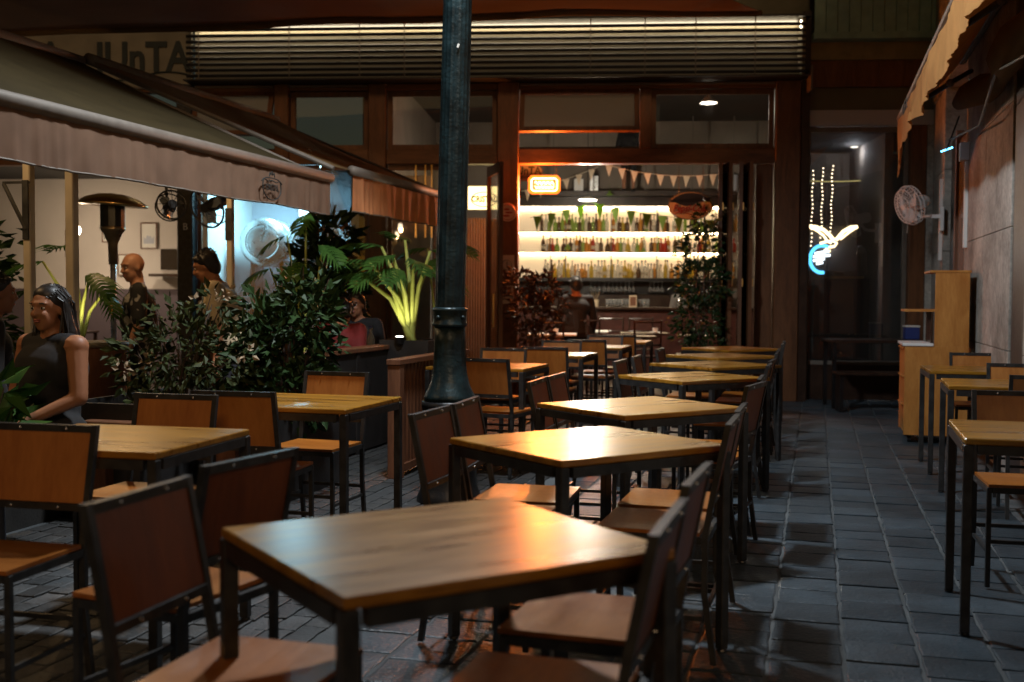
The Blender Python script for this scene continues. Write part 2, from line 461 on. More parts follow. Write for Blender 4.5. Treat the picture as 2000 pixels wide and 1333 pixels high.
def lay(kind, m, v0, v1, vw, ul, u0, u1, gap, h, limit):
    var = [stone_mesh(kind, vw - gap, ul * k - gap, h, m, 10 + i) for i, k in enumerate((.86, .93, 1.0, 1.0, 1.08, 1.16))]
    fac = (.86, .93, 1.0, 1.0, 1.08, 1.16)
    spots = []
    row = 0
    v = v0
    while v + vw <= v1 + 1e-6:
        u = u0 + rnd.uniform(-ul, 0)
        while u < u1:
            k = rnd.randrange(6); L = ul * fac[k]
            p = UV(v + vw / 2, u + L / 2)
            if seen(p): spots.append((p.length, p, k))
            u += L
        v += vw
    spots.sort(key=lambda t: t[0])
    rest = MB()
    for i, (d, p, k) in enumerate(spots):
        z = rnd.uniform(-.003, .003)
        rz = LANE + rnd.uniform(-.006, .006)
        tilt = (rnd.uniform(-.006, .006), rnd.uniform(-.006, .006))
        if i < limit:
            o = link(kind, var[k], ground, (p.x, p.y, z), rz)
            o.rotation_euler = (tilt[0], tilt[1], rz)
        else:
            mx = Matrix.Translation((p.x, p.y, z)) @ Euler((tilt[0], tilt[1], rz)).to_matrix().to_4x4()
            rest.add([mx @ q.co for q in var[k].vertices], [tuple(f.vertices) for f in var[k].polygons])
    if rest.v:
        tag(rest.build(kind + '_field', m, ground), kind='stuff')
lay('paving_slab', 'slab_stone', -1.704, 1.30, .26, .25, 1.2, 14.4, .015, .007, 300)
lay('cobble', 'cobble_stone', -4.10, -1.71, .105, .17, 2.0, 14.0, .011, .009, 300)
# low dark deck of the terrace on the left
d = MB(); d.box(-6.0, -4.16, 3.2, 15.2, .0, .14)
deck = tag(d.build('terrace_path', 'dark_deck', rz=LANE), kind='structure')

# ------------------------------------------------------------------ tables and chairs
def make_table(name='cafe_table', w=.75, l=.69):
    t = thing(name, 'x', 'table')
    MB().bbox(-w / 2, w / 2, -l / 2, l / 2, .726, .75, .004).build('table_top', 'table_wood', t)
    f = MB(); b = .0155
    for sx in (-1, 1):
        f.box(sx * (w / 2 - .012) - b, sx * (w / 2 - .012) + b if sx < 0 else sx * (w / 2 - .012) + b, -l / 2 + .045, l / 2 - .045, .690, .7245)
        f.box(-w / 2 + .045, w / 2 - .045, sx * (l / 2 - .012) - b, sx * (l / 2 - .012) + b, .690, .7245)
    f.build('frame', 'steel', t)
    leg = MB().bbox(-.0175, .0175, -.0175, .0175, .012, .7245, .003).mesh('leg', 'steel')
    foot = MB().lathe([(.017, 0), (.02, .004), (.016, .0145)], 10).mesh('foot', 'black_plastic')
    for sx in (-1, 1):
        for sy in (-1, 1):
            lg = link('leg', leg, t, (sx * (w / 2 - .012 - .002), sy * (l / 2 - .014), 0)); link('foot', foot, lg)
    return t
def make_chair(name, w=.40, dark=False, low=False):
    # faces +y; back at -y
    t = thing(name, 'x', 'chair')
    d = .39; H = .84; sz = .45; q = .0105
    hw = w / 2 - q
    def legmesh(rear):
        b = MB()
        if not rear:
            b.bbox(-q, q, -q, q, .006, sz - .004, .002)
        else:
            pts = [(0, -.035, .006), (0, 0, sz * .55), (0, 0, sz), (0, -.03, .62), (0, -.075, H)]
            k = len(b.v)
            for (x, y, z) in pts:
                for (a, c) in ((-q, -q), (q, -q), (q, q), (-q, q)): b.v.append((x + a, y + c, z))
            for i in range(len(pts) - 1):
                for j in range(4): b.f.append((k + i * 4 + j, k + i * 4 + (j + 1) % 4, k + i * 4 + 4 + (j + 1) % 4, k + i * 4 + 4 + j))
            b.f.append((3, 2, 1, 0)); e = (len(pts) - 1) * 4; b.f.append((e, e + 1, e + 2, e + 3))
        return b.mesh('leg', 'steel')
    lf, lr = legmesh(False), legmesh(True)
    yr = -d / 2 + q; yf = d / 2 - q
    for s in (-1, 1):
        link('leg', lf, t, (s * hw, yf, 0)); link('leg', lr if not low else lf, t, (s * hw, yr, 0))
    sf = MB()
    for s in (-1, 1):
        sf.box(s * hw - .009, s * hw + .009, yr + q + .001, yf - q - .001, sz - .028, sz - .003)
        sf.box(-hw + q + .001, hw - q - .001, (yf if s > 0 else yr) - .009, (yf if s > 0 else yr) + .009, sz - .028, sz - .003)
    sf.build('seat_frame', 'steel', t)
    # seat: thin ply sheet with a slight dish
    st = MB(); n = 7
    P = [[(-w / 2 + .006 + (w - .012) * j / (n - 1), -d / 2 + .03 + (d - .026) * i / (n - 1), sz + .012 - .009 * math.sin(math.pi * j / (n - 1)) * math.sin(math.pi * i / (n - 1))) for j in range(n)] for i in range(n)]
    Q = [[(x, y, sz - .001) for x, y, z in reversed(r)] for r in P]
    st.grid(P); st.grid(Q)
    rim = [P[0][j] for j in range(n)] + [P[i][n - 1] for i in range(1, n)] + [P[n - 1][j] for j in range(n - 2, -1, -1)] + [P[i][0] for i in range(n - 2, 0, -1)]
    k = len(st.v); N = len(rim); st.v += rim + [(x, y, sz - .001) for x, y, z in rim]
    st.f += [(k + i, k + N + i, k + N + (i + 1) % N, k + (i + 1) % N) for i in range(N)]
    st.build('seat', 'ply_seat', t)
    if not low:
        # backrest frame and panel follow the rake of the rear posts
        def ry(z): return yr + (-.03 - .045 * (z - .62) / (H - .62))
        for nm, z in (('back_rail', H - .0125), ('back_rail', .575)):
            y = ry(z) if z > .6 else yr - .022
            MB().box(-hw + q + .0005, hw - q - .0005, y - .0105, y + .0105, z - .0115, z + .0115).build(nm, 'steel', t)
        b = MB(); z0, z1 = .588, H - .0245
        pw = hw - q - .001
        y0, y1 = yr - .024, ry(z1)
        b.add([(-pw, y0 - .005, z0), (pw, y0 - .005, z0), (pw, y0 + .005, z0), (-pw, y0 + .005, z0), (-pw, y1 - .005, z1), (pw, y1 - .005, z1), (pw, y1 + .005, z1), (-pw, y1 + .005, z1)],
              [(0, 3, 2, 1), (4, 5, 6, 7), (0, 1, 5, 4), (1, 2, 6, 5), (2, 3, 7, 6), (3, 0, 4, 7)])
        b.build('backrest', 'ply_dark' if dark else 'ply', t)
        scw = MB().lathe([(.0045, 0), (.0045, .003), (.002, .0045)], 8).mesh('screw', 'screw_metal')
        for (x, z) in ((-w * .22, H - .0125), (w * .22, H - .0125), (-w * .22, .575), (w * .22, .575)):
            y = (ry(z) if z > .6 else yr - .022)
            for s in (1, -1):
                o = link('screw', scw, t, (x, y + s * .0105, z)); o.rotation_euler = (R(-90) * s, 0, 0)
    for s in (-1, 1):
        MB().box(s * hw - .007, s * hw + .007, yr + .006, yf - q - .001, .155, .171).build('stretcher', 'steel', t)
    MB().box(-hw + q + .001, hw - q - .001, yf - .007, yf + .007, .20, .216).build('stretcher', 'steel', t)
    MB().box(-hw + q + .001, hw - q - .001, yr - .02, yr - .006, .20, .216).build('stretcher', 'steel', t)
    return t
table0 = make_table()
chair_o = make_chair('cafe_chair')
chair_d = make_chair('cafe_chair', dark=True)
note_kids()
_used = set()
def place(src, loc, bearing, label, cat, group):
    bearing += rnd.uniform(-2.2, 2.2)
    if src.name not in _used:
        _used.add(src.name); o = src; o.location = (loc[0], loc[1], 0.0095); o.rotation_euler = (0, 0, -R(bearing))
    else:
        o = dup(src, (loc[0], loc[1], 0.0095), -R(bearing))
    tag(o, label, cat, group)
    return o
TG = 'wooden cafe tables on steel legs'; CG = 'steel framed plywood cafe chairs'
ORD = ['nearest', 'second', 'third', 'fourth', 'fifth', 'sixth', 'farthest']
# diamond set row along the lane
Trow = [(-.155, 2.43), (.275, 4.07), (.625, 5.43), (1.185, 7.42), (1.585, 8.76), (1.87, 10.05), (2.24, 11.45)]
Tl = ['large looking wooden table filling the front of the picture, orange glare on its top',
      'wooden table behind the front one, brightest white glare on its top',
      'third wooden table of the diamond-set row, counted from the front',
      'fourth wooden table of the diamond-set row, counted from the front',
      'fifth wooden table of the diamond-set row, counted from the front',
      'sixth wooden table of the diamond-set row, just before the last',
      'last wooden table of the diamond-set row, close to the folded doors']
for p, l in zip(Trow, Tl):
    place(table0, p, -34 + rnd.uniform(-1.5, 1.5), l, 'table', TG)
sq = 15.1
for p, l in (((-1.465, 4.12), 'golden-lit wooden table at the left beside the leafy shrub'),
             ((-1.025, 5.57), 'wooden table left of the lamp post, in front of the wooden crate'),
             ((-.175, 8.46), 'first wooden table right behind the lamp post'),
             ((.345, 10.2), 'second wooden table behind the lamp post, orange-lit end'),
             ((.83, 11.75), 'third wooden table behind the lamp post, before the bar entrance'),
             ((1.23, 13.15), 'table at the threshold of the bar entrance, end of the left row'),
             ((2.16, 4.43), 'nearest wooden table along the stone wall at the right edge'),
             ((3.07, 6.92), 'middle wooden table along the stone wall on the right'),
             ((3.46, 8.32), 'wooden table in front of the pine cabinet by the stone wall')):
    place(table0, p, sq, l, 'table', TG)
def chair(p, b, l, dark=False): return place(chair_d if dark else chair_o, p, b, l, 'chair', CG)
def from_back(A, B, face):     # centre of a chair whose back runs between A and B
    c = ((A[0] + B[0]) / 2, (A[1] + B[1]) / 2); f = (math.sin(R(face)), math.cos(R(face)))
    return (c[0] + f[0] * .26, c[1] + f[1] * .26)
LF = 285; RF = 105
# left side of the diamond row: backs to the row, facing left
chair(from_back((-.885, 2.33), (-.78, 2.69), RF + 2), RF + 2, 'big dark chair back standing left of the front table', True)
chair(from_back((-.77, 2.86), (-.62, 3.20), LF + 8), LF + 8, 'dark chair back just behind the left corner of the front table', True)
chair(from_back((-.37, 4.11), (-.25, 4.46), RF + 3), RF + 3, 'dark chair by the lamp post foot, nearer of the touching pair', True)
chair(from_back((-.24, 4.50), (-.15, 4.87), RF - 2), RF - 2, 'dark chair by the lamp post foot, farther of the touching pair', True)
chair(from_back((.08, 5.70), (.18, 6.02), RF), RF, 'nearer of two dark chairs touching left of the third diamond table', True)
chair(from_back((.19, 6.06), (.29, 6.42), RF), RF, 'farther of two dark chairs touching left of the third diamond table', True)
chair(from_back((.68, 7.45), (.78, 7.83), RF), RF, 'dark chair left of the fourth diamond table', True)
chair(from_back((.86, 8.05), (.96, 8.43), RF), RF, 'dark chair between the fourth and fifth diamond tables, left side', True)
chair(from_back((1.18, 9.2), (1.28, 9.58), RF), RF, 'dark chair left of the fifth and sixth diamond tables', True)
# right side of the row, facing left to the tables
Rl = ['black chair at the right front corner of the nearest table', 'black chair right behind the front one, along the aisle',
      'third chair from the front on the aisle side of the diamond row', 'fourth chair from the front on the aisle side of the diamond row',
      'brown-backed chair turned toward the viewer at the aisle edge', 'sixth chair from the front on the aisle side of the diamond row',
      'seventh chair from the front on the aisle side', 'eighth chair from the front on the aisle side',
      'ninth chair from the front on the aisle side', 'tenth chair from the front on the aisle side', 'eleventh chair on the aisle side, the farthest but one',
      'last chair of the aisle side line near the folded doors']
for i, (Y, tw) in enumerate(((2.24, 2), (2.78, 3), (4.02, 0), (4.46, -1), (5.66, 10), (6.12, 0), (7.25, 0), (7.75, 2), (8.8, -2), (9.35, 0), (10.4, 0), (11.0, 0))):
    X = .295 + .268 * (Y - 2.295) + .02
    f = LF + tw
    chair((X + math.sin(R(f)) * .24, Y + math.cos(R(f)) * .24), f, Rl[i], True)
# squared chairs on the left
chair((-1.62, 3.50), 193, 'orange-lit chair cut by the left edge of the picture, golden seat')
chair(from_back((-1.65, 4.93), (-1.27, 4.86), 195), 195, 'orange chair on the far side of the golden-lit left table')
chair(from_back((-1.46, 5.10), (-1.06, 5.00), 14), 14, 'orange chair back between the two left tables')
chair(from_back((-1.20, 6.40), (-.80, 6.33), 195), 195, 'pale peach lit chair in front of the dark planter')
chair(from_back((-.36, 7.86), (-.05, 7.70), 25), 25, 'orange chair standing right beside the lamp post base')
chair(from_back((-.27, 9.35), (.12, 9.24), 195), 195, 'chair at the far side of the first table behind the lamp post')
chair(from_back((.08, 9.62), (.46, 9.50), 15), 15, 'chair at the near side of the second table behind the lamp post')
chair(from_back((.30, 11.02), (.68, 10.92), 195), 195, 'chair at the far side of the second table behind the lamp post')
chair(from_back((.56, 11.25), (.94, 11.14), 15), 15, 'chair at the near side of the third table behind the lamp post')
chair(from_back((.84, 12.5), (1.22, 12.4), 195), 195, 'chair at the far side of the third table behind the lamp post')
chair(from_back((1.0, 12.62), (1.38, 12.52), 15), 15, 'chair at the near side of the threshold table')
# along the stone wall
chair(from_back((1.93, 3.96), (2.31, 3.86), 15), 15, 'chair cut by the right edge at the nearest wall-side table')
chair(from_back((2.20, 5.34), (2.58, 5.24), 195), 195, 'orange chair behind the nearest wall-side table on the right')
chair(from_back((2.84, 6.38), (3.22, 6.28), 15), 15, 'dark orange chair at the near side of the middle wall-side table')
chair(from_back((3.19, 7.55), (3.57, 7.45), 195), 195, 'chair behind the middle wall-side table on the right')
chair(from_back((3.50, 8.98), (3.88, 8.88), 195), 195, 'chair against the pine cabinet at the last wall-side table')

# ------------------------------------------------------------------ lamp post with its lantern out of view above
lp = thing('lamp_post', 'dark green fluted cast iron lamp post on a black plinth', 'lamp post', (-.385, 6.96, 0))
MB().lathe([(.20, 0), (.205, .03), (.19, .06), (.17, .12), (.165, .56), (.175, .60), (.175, .63)], 24).build('plinth', 'black_iron', lp, smooth=True)
pf = [(.158, .63), (.160, .655), (.152, .675), (.138, .70), (.122, .74), (.108, .80), (.101, .87), (.098, 1.0), (.096, 1.09)]
MB().lathe(pf, 32, flute=[0, 0, 0, .02, .04, .06, .07, .07, .07]).build('fluted_base', 'cast_iron', lp, smooth=True)
MB().lathe([(.096, 1.09), (.108, 1.093), (.111, 1.105), (.104, 1.115), (.104, 1.18), (.111, 1.19), (.108, 1.205), (.093, 1.21)], 24).build('collar', 'cast_iron', lp, smooth=True)
bolt = MB().ball((0, 0, 0), (.014, .014, .014), 8, 6).mesh('bolt', 'cast_iron', True)
for k in range(4):
    t = k * math.pi / 2 + .9 + math.pi
    link('bolt', bolt, lp, (.106 * math.cos(t), .106 * math.sin(t), 1.148))
sh = [(.0925, 1.21), (.0925, 1.6), (.091, 2.2), (.089, 2.8), (.087, 3.4), (.084, 4.3)]
s_ = MB().lathe(sh, 40, flute=[.028] * 6); s_.v = [(x + .022 * (z - 1.2) , y, z) for x, y, z in s_.v]
s_.build('shaft', 'cast_iron', lp)
tape = MB(); tape.box(-.006, .006, -.003, 0, 0, .025)
tp = tape.build('paper_scrap', 'paper', lp, (.045, -.094, 2.78)); tp.rotation_euler = (0, .4, .5)
MB().lathe([(.05, 4.3), (.10, 4.34), (.06, 4.40), (.05, 4.9), (.07, 4.92)], 16, (.05, 0, 0)).build('neck', 'cast_iron', lp, smooth=True)
arm = MB().tube([(.05, 0, 4.8), (.05, -.25, 5.0), (.05, -.55, 5.02)], .025, 8); arm.build('arm', 'cast_iron', lp)
MB().lathe([(.03, .12), (.16, .06), (.19, 0), (.185, -.01)], 20, (.05, -.55, 4.95)).build('lantern_hood', 'cast_iron', lp, smooth=True)
MB().lathe([(.15, -.025), (.15, -.02), (.02, -.018)], 20, (.05, -.55, 4.95)).build('diffuser', 'lamp_cool', lp)
light('street_light', 'SPOT', (.05, -.55, 4.88), 900, (.88, .945, 1.0), lp, .20, (.75, -.8, 0), R(160), .4)

# ------------------------------------------------------------------ terrace awnings on the left (front edges along the lane)
def awning(name, label, u0, u1, v0, zf, zr, depth, vh, roofm, near_logo=None, folds=.018, seed=1, vm='valance_cloth', cu0=None):
    a = thing(name, label, 'awning', (0, 0, 0), LANE)
    r = random.Random(seed)
    L = u1 - u0
    nU, nV = 24, 10
    P = []
    for i in range(nU + 1):
        u = (cu0 or u0) + (u1 - (cu0 or u0)) * i / nU; row = []
        for j in range(nV + 1):
            t = j / nV
            sag = -.06 * math.sin(math.pi * t) * (.7 + .3 * math.sin(u * 2.1)) + .012 * mnoise.noise((u * 1.7, t * 4, seed))
            row.append((v0 - depth * t, u, zf + (zr - zf) * t + sag))
        P.append(row)
    rf = MB().grid(P); rf.grid([[(x, y, z - .004) for x, y, z in reversed(rw)] for rw in P])
    roof = rf.build('canopy', roofm, a, smooth=True)
    MB().tube([(v0 + .01, u0 - .02, zf), (v0 + .01, u1 + .02, zf)], .042, 12).build('front_bar', 'bar_metal', a, smooth=True)
    for uu in (cu0 or u0, u1):
        MB().tube([(v0, uu, zf - .02), (v0 - depth, uu, zr - .03)], .02, 8).build('side_arm', 'bar_metal', a)
    MB().tube([(v0 - depth, (cu0 or u0) - .04, zr), (v0 - depth, u1 + .04, zr)], .05, 12).build('roller_tube', 'bar_metal', a, smooth=True)
    # hanging valance with gathers
    n = int(L / .02); rows = 6
    Q = []
    for j in range(rows + 1):
        t = j / rows; row = []
        for i in range(n + 1):
            u = u0 + L * i / n
            w = (mnoise.noise((u * 9, seed * 3.1, 0)) + .6 * mnoise.noise((u * 23, seed, 2))) * folds * (.25 + t)
            slack = .012 * mnoise.noise((u * 1.3, seed, 7)) * t
            row.append((v0 + .02 + w, u, zf - .03 - vh * t + slack))
        Q.append(row)
    va = MB().grid(Q); va.grid([[(x - .003, y, z) for x, y, z in reversed(rw)] for rw in Q])
    val = va.build('valance', vm, a, smooth=True)
    hem = MB().tube([(q[0] - .001, q[1], q[2]) for q in Q[-1][::3]], .007, 6).build('hem', 'bar_metal', val)
    return a, val
a1, val1 = awning('terrace_awning', 'long olive awning at the left with beer emblem on its pinkish valance', 2.2, 8.20, -3.72, 2.20, 3.22, 2.25, .255, 'awning_olive', seed=1)
a2, val2 = awning('terrace_awning', 'shorter brown awning behind, its gathered valance lit orange', 8.62, 11.6, -3.70, 2.30, 3.24, 2.2, .30, 'awning_brown', folds=.034, seed=5, vm='valance_lit_orange', cu0=8.27)
# emblem printed on the first valance: crown, ribbon shield and lettering
em = link('emblem', None, val1, (-3.668, 7.16, 2.03)); em.rotation_euler = (0, 0, R(90))
def stroke(pts, r=.004, m='letter_dark', nm='emblem_line', par=None): return MB().tube([(x, 0, z) for x, z in pts], r, 5).build(nm, m, par)
oval = [(.135 * math.cos(t), .085 * math.sin(t) - .005 + (.018 * math.cos(t * 2) if math.sin(t) > 0 else 0)) for t in [R(a) for a in range(0, 361, 15)]]
stroke(oval, .0045, par=em)
stroke([(-.15, .03), (-.12, .05), (-.06, .035), (0, .045), (.06, .035), (.12, .05), (.15, .03)], .004, par=em)
stroke([(-.04, .07), (-.03, .10), (-.012, .082), (0, .108), (.012, .082), (.03, .10), (.04, .07)], .004, par=em)
text('lettering', 'CRISTAL', .062, 'letter_dark', em, (0, -.002, -.006), ext=.002, sx=.8, bold=.001)
def moved(o):      # keep emblem pieces at the third level
    for c in list(o.children):
        w = o.matrix_local @ c.matrix_local if False else None
for c in list(em.children):
    c.parent = val1
    c.location = Vector(em.location) + Matrix.Rotation(R(90), 3, 'Z') @ Vector(c.location)
    c.rotation_euler = (c.rotation_euler[0], 0, R(90))
bpy.data.objects.remove(em)
# posts, brackets, fans, heater on the terrace
def post(label, v, u, h, w=.052, m='white_post'):
    t = thing('awning_post', label, 'post', UV(v, u), LANE, 'pale posts under the awnings')
    MB().bbox(-w / 2, w / 2, -w / 2, w / 2, 0, h, .006).build('shaft', m, t)
    MB().bbox(-.07, .07, -.07, .07, 0, .012, .003).build('base_plate', 'steel', t)
    return t
def vu(x, y): return (x * math.cos(AL) - y * math.sin(AL), x * math.sin(AL) + y * math.cos(AL))
p1 = post('pale post at far left carrying a black triangular bracket', *vu(-2.87, 6.7), 2.35)
MB().box(-.16, .03, -.03, -.027, 1.93, 1.945).build('bracket', 'steel', p1)
b_ = MB().tube([(-.15, -.029, 1.93), (.0, -.029, 1.66)], .012, 6); b_.box(-.02, .02, -.036, -.028, 1.6, 1.95); b_.build('bracket', 'steel', p1)
p2 = post('pale post between the heater and the seated woman', *vu(-2.60, 6.66), 2.35, .058)
p3 = post('thin pale post in front of the bright kitchen window', *vu(-2.30, 9.2), 2.35, .05)
MB().box(-.03, .03, -.034, -.026, 1.72, 1.98).build('bracket', 'steel', p3)
def black_fan(label, loc, rz, tilt, r=.2):
    t = thing('black_fan', label, 'fan', loc, rz, 'black fans hung under the awning')
    mx = Matrix.Rotation(tilt, 4, 'X')
    def T(b): b.v = [tuple(mx @ Vector(v)) for v in b.v]; return b
    ring = [(r * math.cos(R(a)), 0, r * math.sin(R(a))) for a in range(0, 361, 15)]
    c = MB().tube(ring, .009, 6, False)
    ring2 = [(r * .96 * math.cos(R(a)), .09, r * .96 * math.sin(R(a))) for a in range(0, 361, 15)]
    c.tube(ring2, .006, 6, False)
    for a in range(0, 360, 30): c.tube([(.03 * math.cos(R(a)), -.03, .03 * math.sin(R(a))), (r * .6 * math.cos(R(a)), -.03, r * .6 * math.sin(R(a))), (r * math.cos(R(a)), 0, r * math.sin(R(a))), (r * .96 * math.cos(R(a)), .09, r * .96 * math.sin(R(a)))], .0028, 4)
    T(c).build('cage', 'black_plastic', t)
    for k in range(3):
        a0 = k * 120 + 20; b = MB()
        P = []
        for i in range(5):
            q = .03 + (r * .85 - .03) * i / 4; wdt = .25 + .5 * math.sin(math.pi * min(1, i / 4 + .2)) * .9
            P.append([(q * math.cos(R(a0) + s * wdt * .8), .035 + .025 * s, q * math.sin(R(a0) + s * wdt * .8)) for s in (-1, -.5, 0, .5, 1)])
        b.grid(P); b.grid([[(x, y + .003, z) for x, y, z in reversed(rw)] for rw in P]); T(b).build('blade', 'steel_pale', t, smooth=True)
    T(MB().tube([(0, -.035, 0), (0, .1, 0), (0, .22, 0)], [.04, .06, .045], 10)).build('motor', 'black_plastic', t)
    MB().tube([(0, .17, 0), (0, .22, .12), (0, .22, .35)], .014, 6).build('hanger', 'black_plastic', t)
    return t
black_fan('smaller black fan hung beside the column lettered B', (-3.02, 10.0, 2.07), .5, -.2, .13)
black_fan('larger black fan hung before the bright kitchen window', (-2.60, 9.6, 2.02), -.5, .35, .18)
ht = thing('patio_heater', 'mushroom patio heater with brass coloured hood among the plants', 'heater', (-3.72, 10.5, 0))
MB().lathe([(.22, 0), (.22, .03), (.2, .05), (.2, .62), (.19, .66), (.05, .67)], 20).build('tank_housing', 'heater_steel', ht, smooth=True)
MB().lathe([(.026, .66), (.026, 1.72)], 14).build('pole', 'steel_pale', ht, smooth=True)
MB().lathe([(.04, 1.55), (.045, 1.75), (.06, 1.78), (.085, 1.84), (.11, 1.87), (.115, 1.9)], 20).build('burner_cup', 'heater_steel', ht, smooth=True)
MB().lathe([(.112, 1.9), (.112, 2.13), (.10, 2.15)], 24, flute=[.03, .03, .0]).build('emitter_screen', 'black_iron', ht)
hd = MB().lathe([(.32, 2.10), (.315, 2.115), (.24, 2.165), (.13, 2.20), (.03, 2.21)], 28); hd.v = [(x, y, z - .06 * x) for x, y, z in hd.v]
hd.build('reflector_hood', 'brass', ht, smooth=True)
# heater head hanging at the far left
hh = thing('radiant_heater', 'dark round heater head hanging at the left edge under the awning', 'heater', (-2.58, 5.55, 1.86), .4)
MB().tube([(-.06, 0, 0), (-.02, 0, 0), (.05, 0, 0)], [.075, .09, .06], 14).build('drum', 'black_iron', hh)
MB().tube([(0, 0, .05), (0, 0, .35)], .012, 6).build('hanger', 'black_iron', hh)
# added warm lamps under the awnings, to brighten posts and canopy underside
def bulb(label, loc, p, r=.045):
    t = thing('added_bulb', label, 'lamp', loc, 0, 'added warm bulbs under the awnings')
    MB().ball((0, 0, 0), r, 12, 8).build('bulb', 'globe_light', t, smooth=True)
    MB().tube([(0, 0, r * .9), (0, 0, r + .04)], .016, 8).build('socket', 'black_plastic', t)
    MB().tube([(0, 0, r + .04), (0, 0, r + .12)], .003, 5).build('cord', 'black_plastic', t)
    light('bulb_light', 'POINT', (0, 0, -r - .03), p, (1.0, .60, .26), t, .04)
    return t
bulb('added warm bulb under the near end of the olive awning', UV(-4.9, 4.6, 2.52), 22)
bulb('added warm bulb under the far end of the olive awning', UV(-4.9, 7.2, 2.52), 24)

# ------------------------------------------------------------------ shopfront
sf = thing('shopfront_building', 'timber framed bar front with glowing louvre band and open entrance', 'building', FR(0, 0), FA)
def part(name, m, x0, x1, y0, y1, z0, z1, par=sf, ch=0):
    b = MB()
    if ch: b.bbox(x0, x1, y0, y1, z0, z1, ch)
    else: b.box(x0, x1, y0, y1, z0, z1)
    return b.build(name, m, par)
for x0, x1, zb in ((-2.99, -2.81, 2.905), (-1.80, -1.58, 0), (-.19, .075, 0)):
    part('timber_column', 'front_wood', x0, x1, -.10, .16, zb, 3.90, ch=.01)
part('timber_column', 'front_wood', 3.20, 3.50, -.10, .22, 0, 3.90, ch=.01)
part('dark_edge_column', 'dark_wood', 3.503, 3.60, -.12, .26, 0, 4.72)
bc = part('steel_column', 'steel', -4.22, -4.02, -.16, .04, 0, 3.9, ch=.01)
text('column_letter', 'B', .12, 'paper', bc, (-4.11, -.163, 2.12), ext=.002)
for x0, x1 in ((-8.0, -4.22), (-4.02, -2.99), (-2.81, -1.80), (-1.58, -.19), (.075, 3.2)):
    part('beam', 'beam_wood', x0 + .001, x1 - .001, -.07, .10, 2.91, 3.09, ch=.008)
    part('beam', 'beam_wood', x0 + .001, x1 - .001, -.06, .10, 3.82, 3.90, ch=.008)
    if x0 < 3 and x1 > .05 or x0 < -1.7:
        part('metal_flashing', 'bar_metal', x0 + .02, x1 - .02, -.10, -.062, 3.862, 3.882)
part('mullion', 'front_wood', 1.56, 1.70, -.075, .10, 3.091, 3.819, ch=.006)
def sash(x0, x1, z0, z1, y=0.0, w=.06, tilt=0.0, pane='pane', m='front_wood'):
    f = link('window', None, sf, (0, y, z1)); f.rotation_euler = (tilt, 0, 0)
    h = z1 - z0
    fr = MB()
    fr.box(x0, x0 + w, -.025, .025, -h, 0); fr.box(x1 - w, x1, -.025, .025, -h, 0)
    fr.box(x0 + w, x1 - w, -.024, .024, -w, -.001); fr.box(x0 + w, x1 - w, -.024, .024, -h + .001, -h + w)
    fr.build('frame', m, f)
    MB().box(x0 + w, x1 - w, -.004, .004, -h + w, -w).build('pane', pane, f)
    return f
sash(1.70, 3.19, 3.095, 3.815, .02)
sash(.09, 1.55, 3.22, 3.815, -.03, tilt=R(-24), pane='pane_hazy')
part('sill', 'dark_wood', .08, 1.555, -.03, .07, 3.092, 3.12)
sash(-1.57, -.20, 3.095, 3.815, .02)
sash(-2.80, -1.81, 3.095, 3.815, .02)
sash(-4.01, -3.0, 3.2, 3.815, -.03, tilt=R(-22), pane='pane_hazy')
# glazing below the beam, left of the entrance
def window_bay(x0, x1, y=.02, pane='pane', z0=.45):
    f = link('window', None, sf, (0, y, 0))
    MB().box(x0, x0 + .05, -.025, .025, z0, 2.905).box(x1 - .05, x1, -.025, .025, z0, 2.905).box(x0 + .05, x1 - .05, -.024, .024, z0, z0 + .06).box(x0 + .05, x1 - .05, -.024, .024, 2.84, 2.904).build('frame', 'front_wood', f)
    MB().box(x0 + .05, x1 - .05, -.004, .004, z0 + .06, 2.84).build('pane', pane, f)
    MB().box(x0, x1, -.05, .06, 0, z0 - .001).build('panel', 'front_wood', f)
window_bay(-2.42, -1.81, pane='pane_dark')
window_bay(-1.57, -.62)
window_bay(-4.01, -2.44, z0=.75)
for k, x in enumerate((-1.22, -1.10, -1.02)):
    part('brass_bar', 'brass', x, x + .018, -.04, -.022, 2.0, 2.905)
# entrance door leaf swung out
dl = link('door', None, sf, (-.30, -.06, 0)); dl.rotation_euler = (0, 0, R(-72))
MB().box(0, .07, -.022, .022, .05, 2.86).box(.62, .70, -.022, .022, .05, 2.86).box(.07, .62, -.021, .021, .05, .32).box(.07, .62, -.021, .021, 2.74, 2.859).build('frame', 'front_wood', dl)
MB().box(.07, .62, -.004, .004, .32, 2.74).build('pane', 'pane', dl)
MB().tube([(.58, -.06, .9), (.58, -.06, 1.3)], .014, 8).build('handle', 'brass', dl)
# folding leaves stacked at the right side of the entrance
for k, (x, a) in enumerate(((2.50, 84), (2.62, 96), (2.74, 84), (2.86, 95))):
    l = link('door', None, sf, (x, -.50 if k % 2 == 0 else -.50, 0)); l.rotation_euler = (0, 0, R(a))
    MB().box(0, .08, -.022, .022, .04, 2.88).box(.50, .58, -.022, .022, .04, 2.88).box(.08, .50, -.021, .021, .04, .28).box(.08, .50, -.021, .021, 2.78, 2.879).build('frame', 'front_wood', l)
    MB().box(.08, .50, -.004, .004, .28, 2.78).build('pane', 'pane_black', l)
    for z in (.55, 1.45, 2.35):
        MB().box(-.012, .03, -.034, -.024, z - .045, z + .045).build('hinge', 'brass', l)
part('door', 'front_wood', 2.98, 3.19, -.02, .03, .02, 2.90, ch=.01)
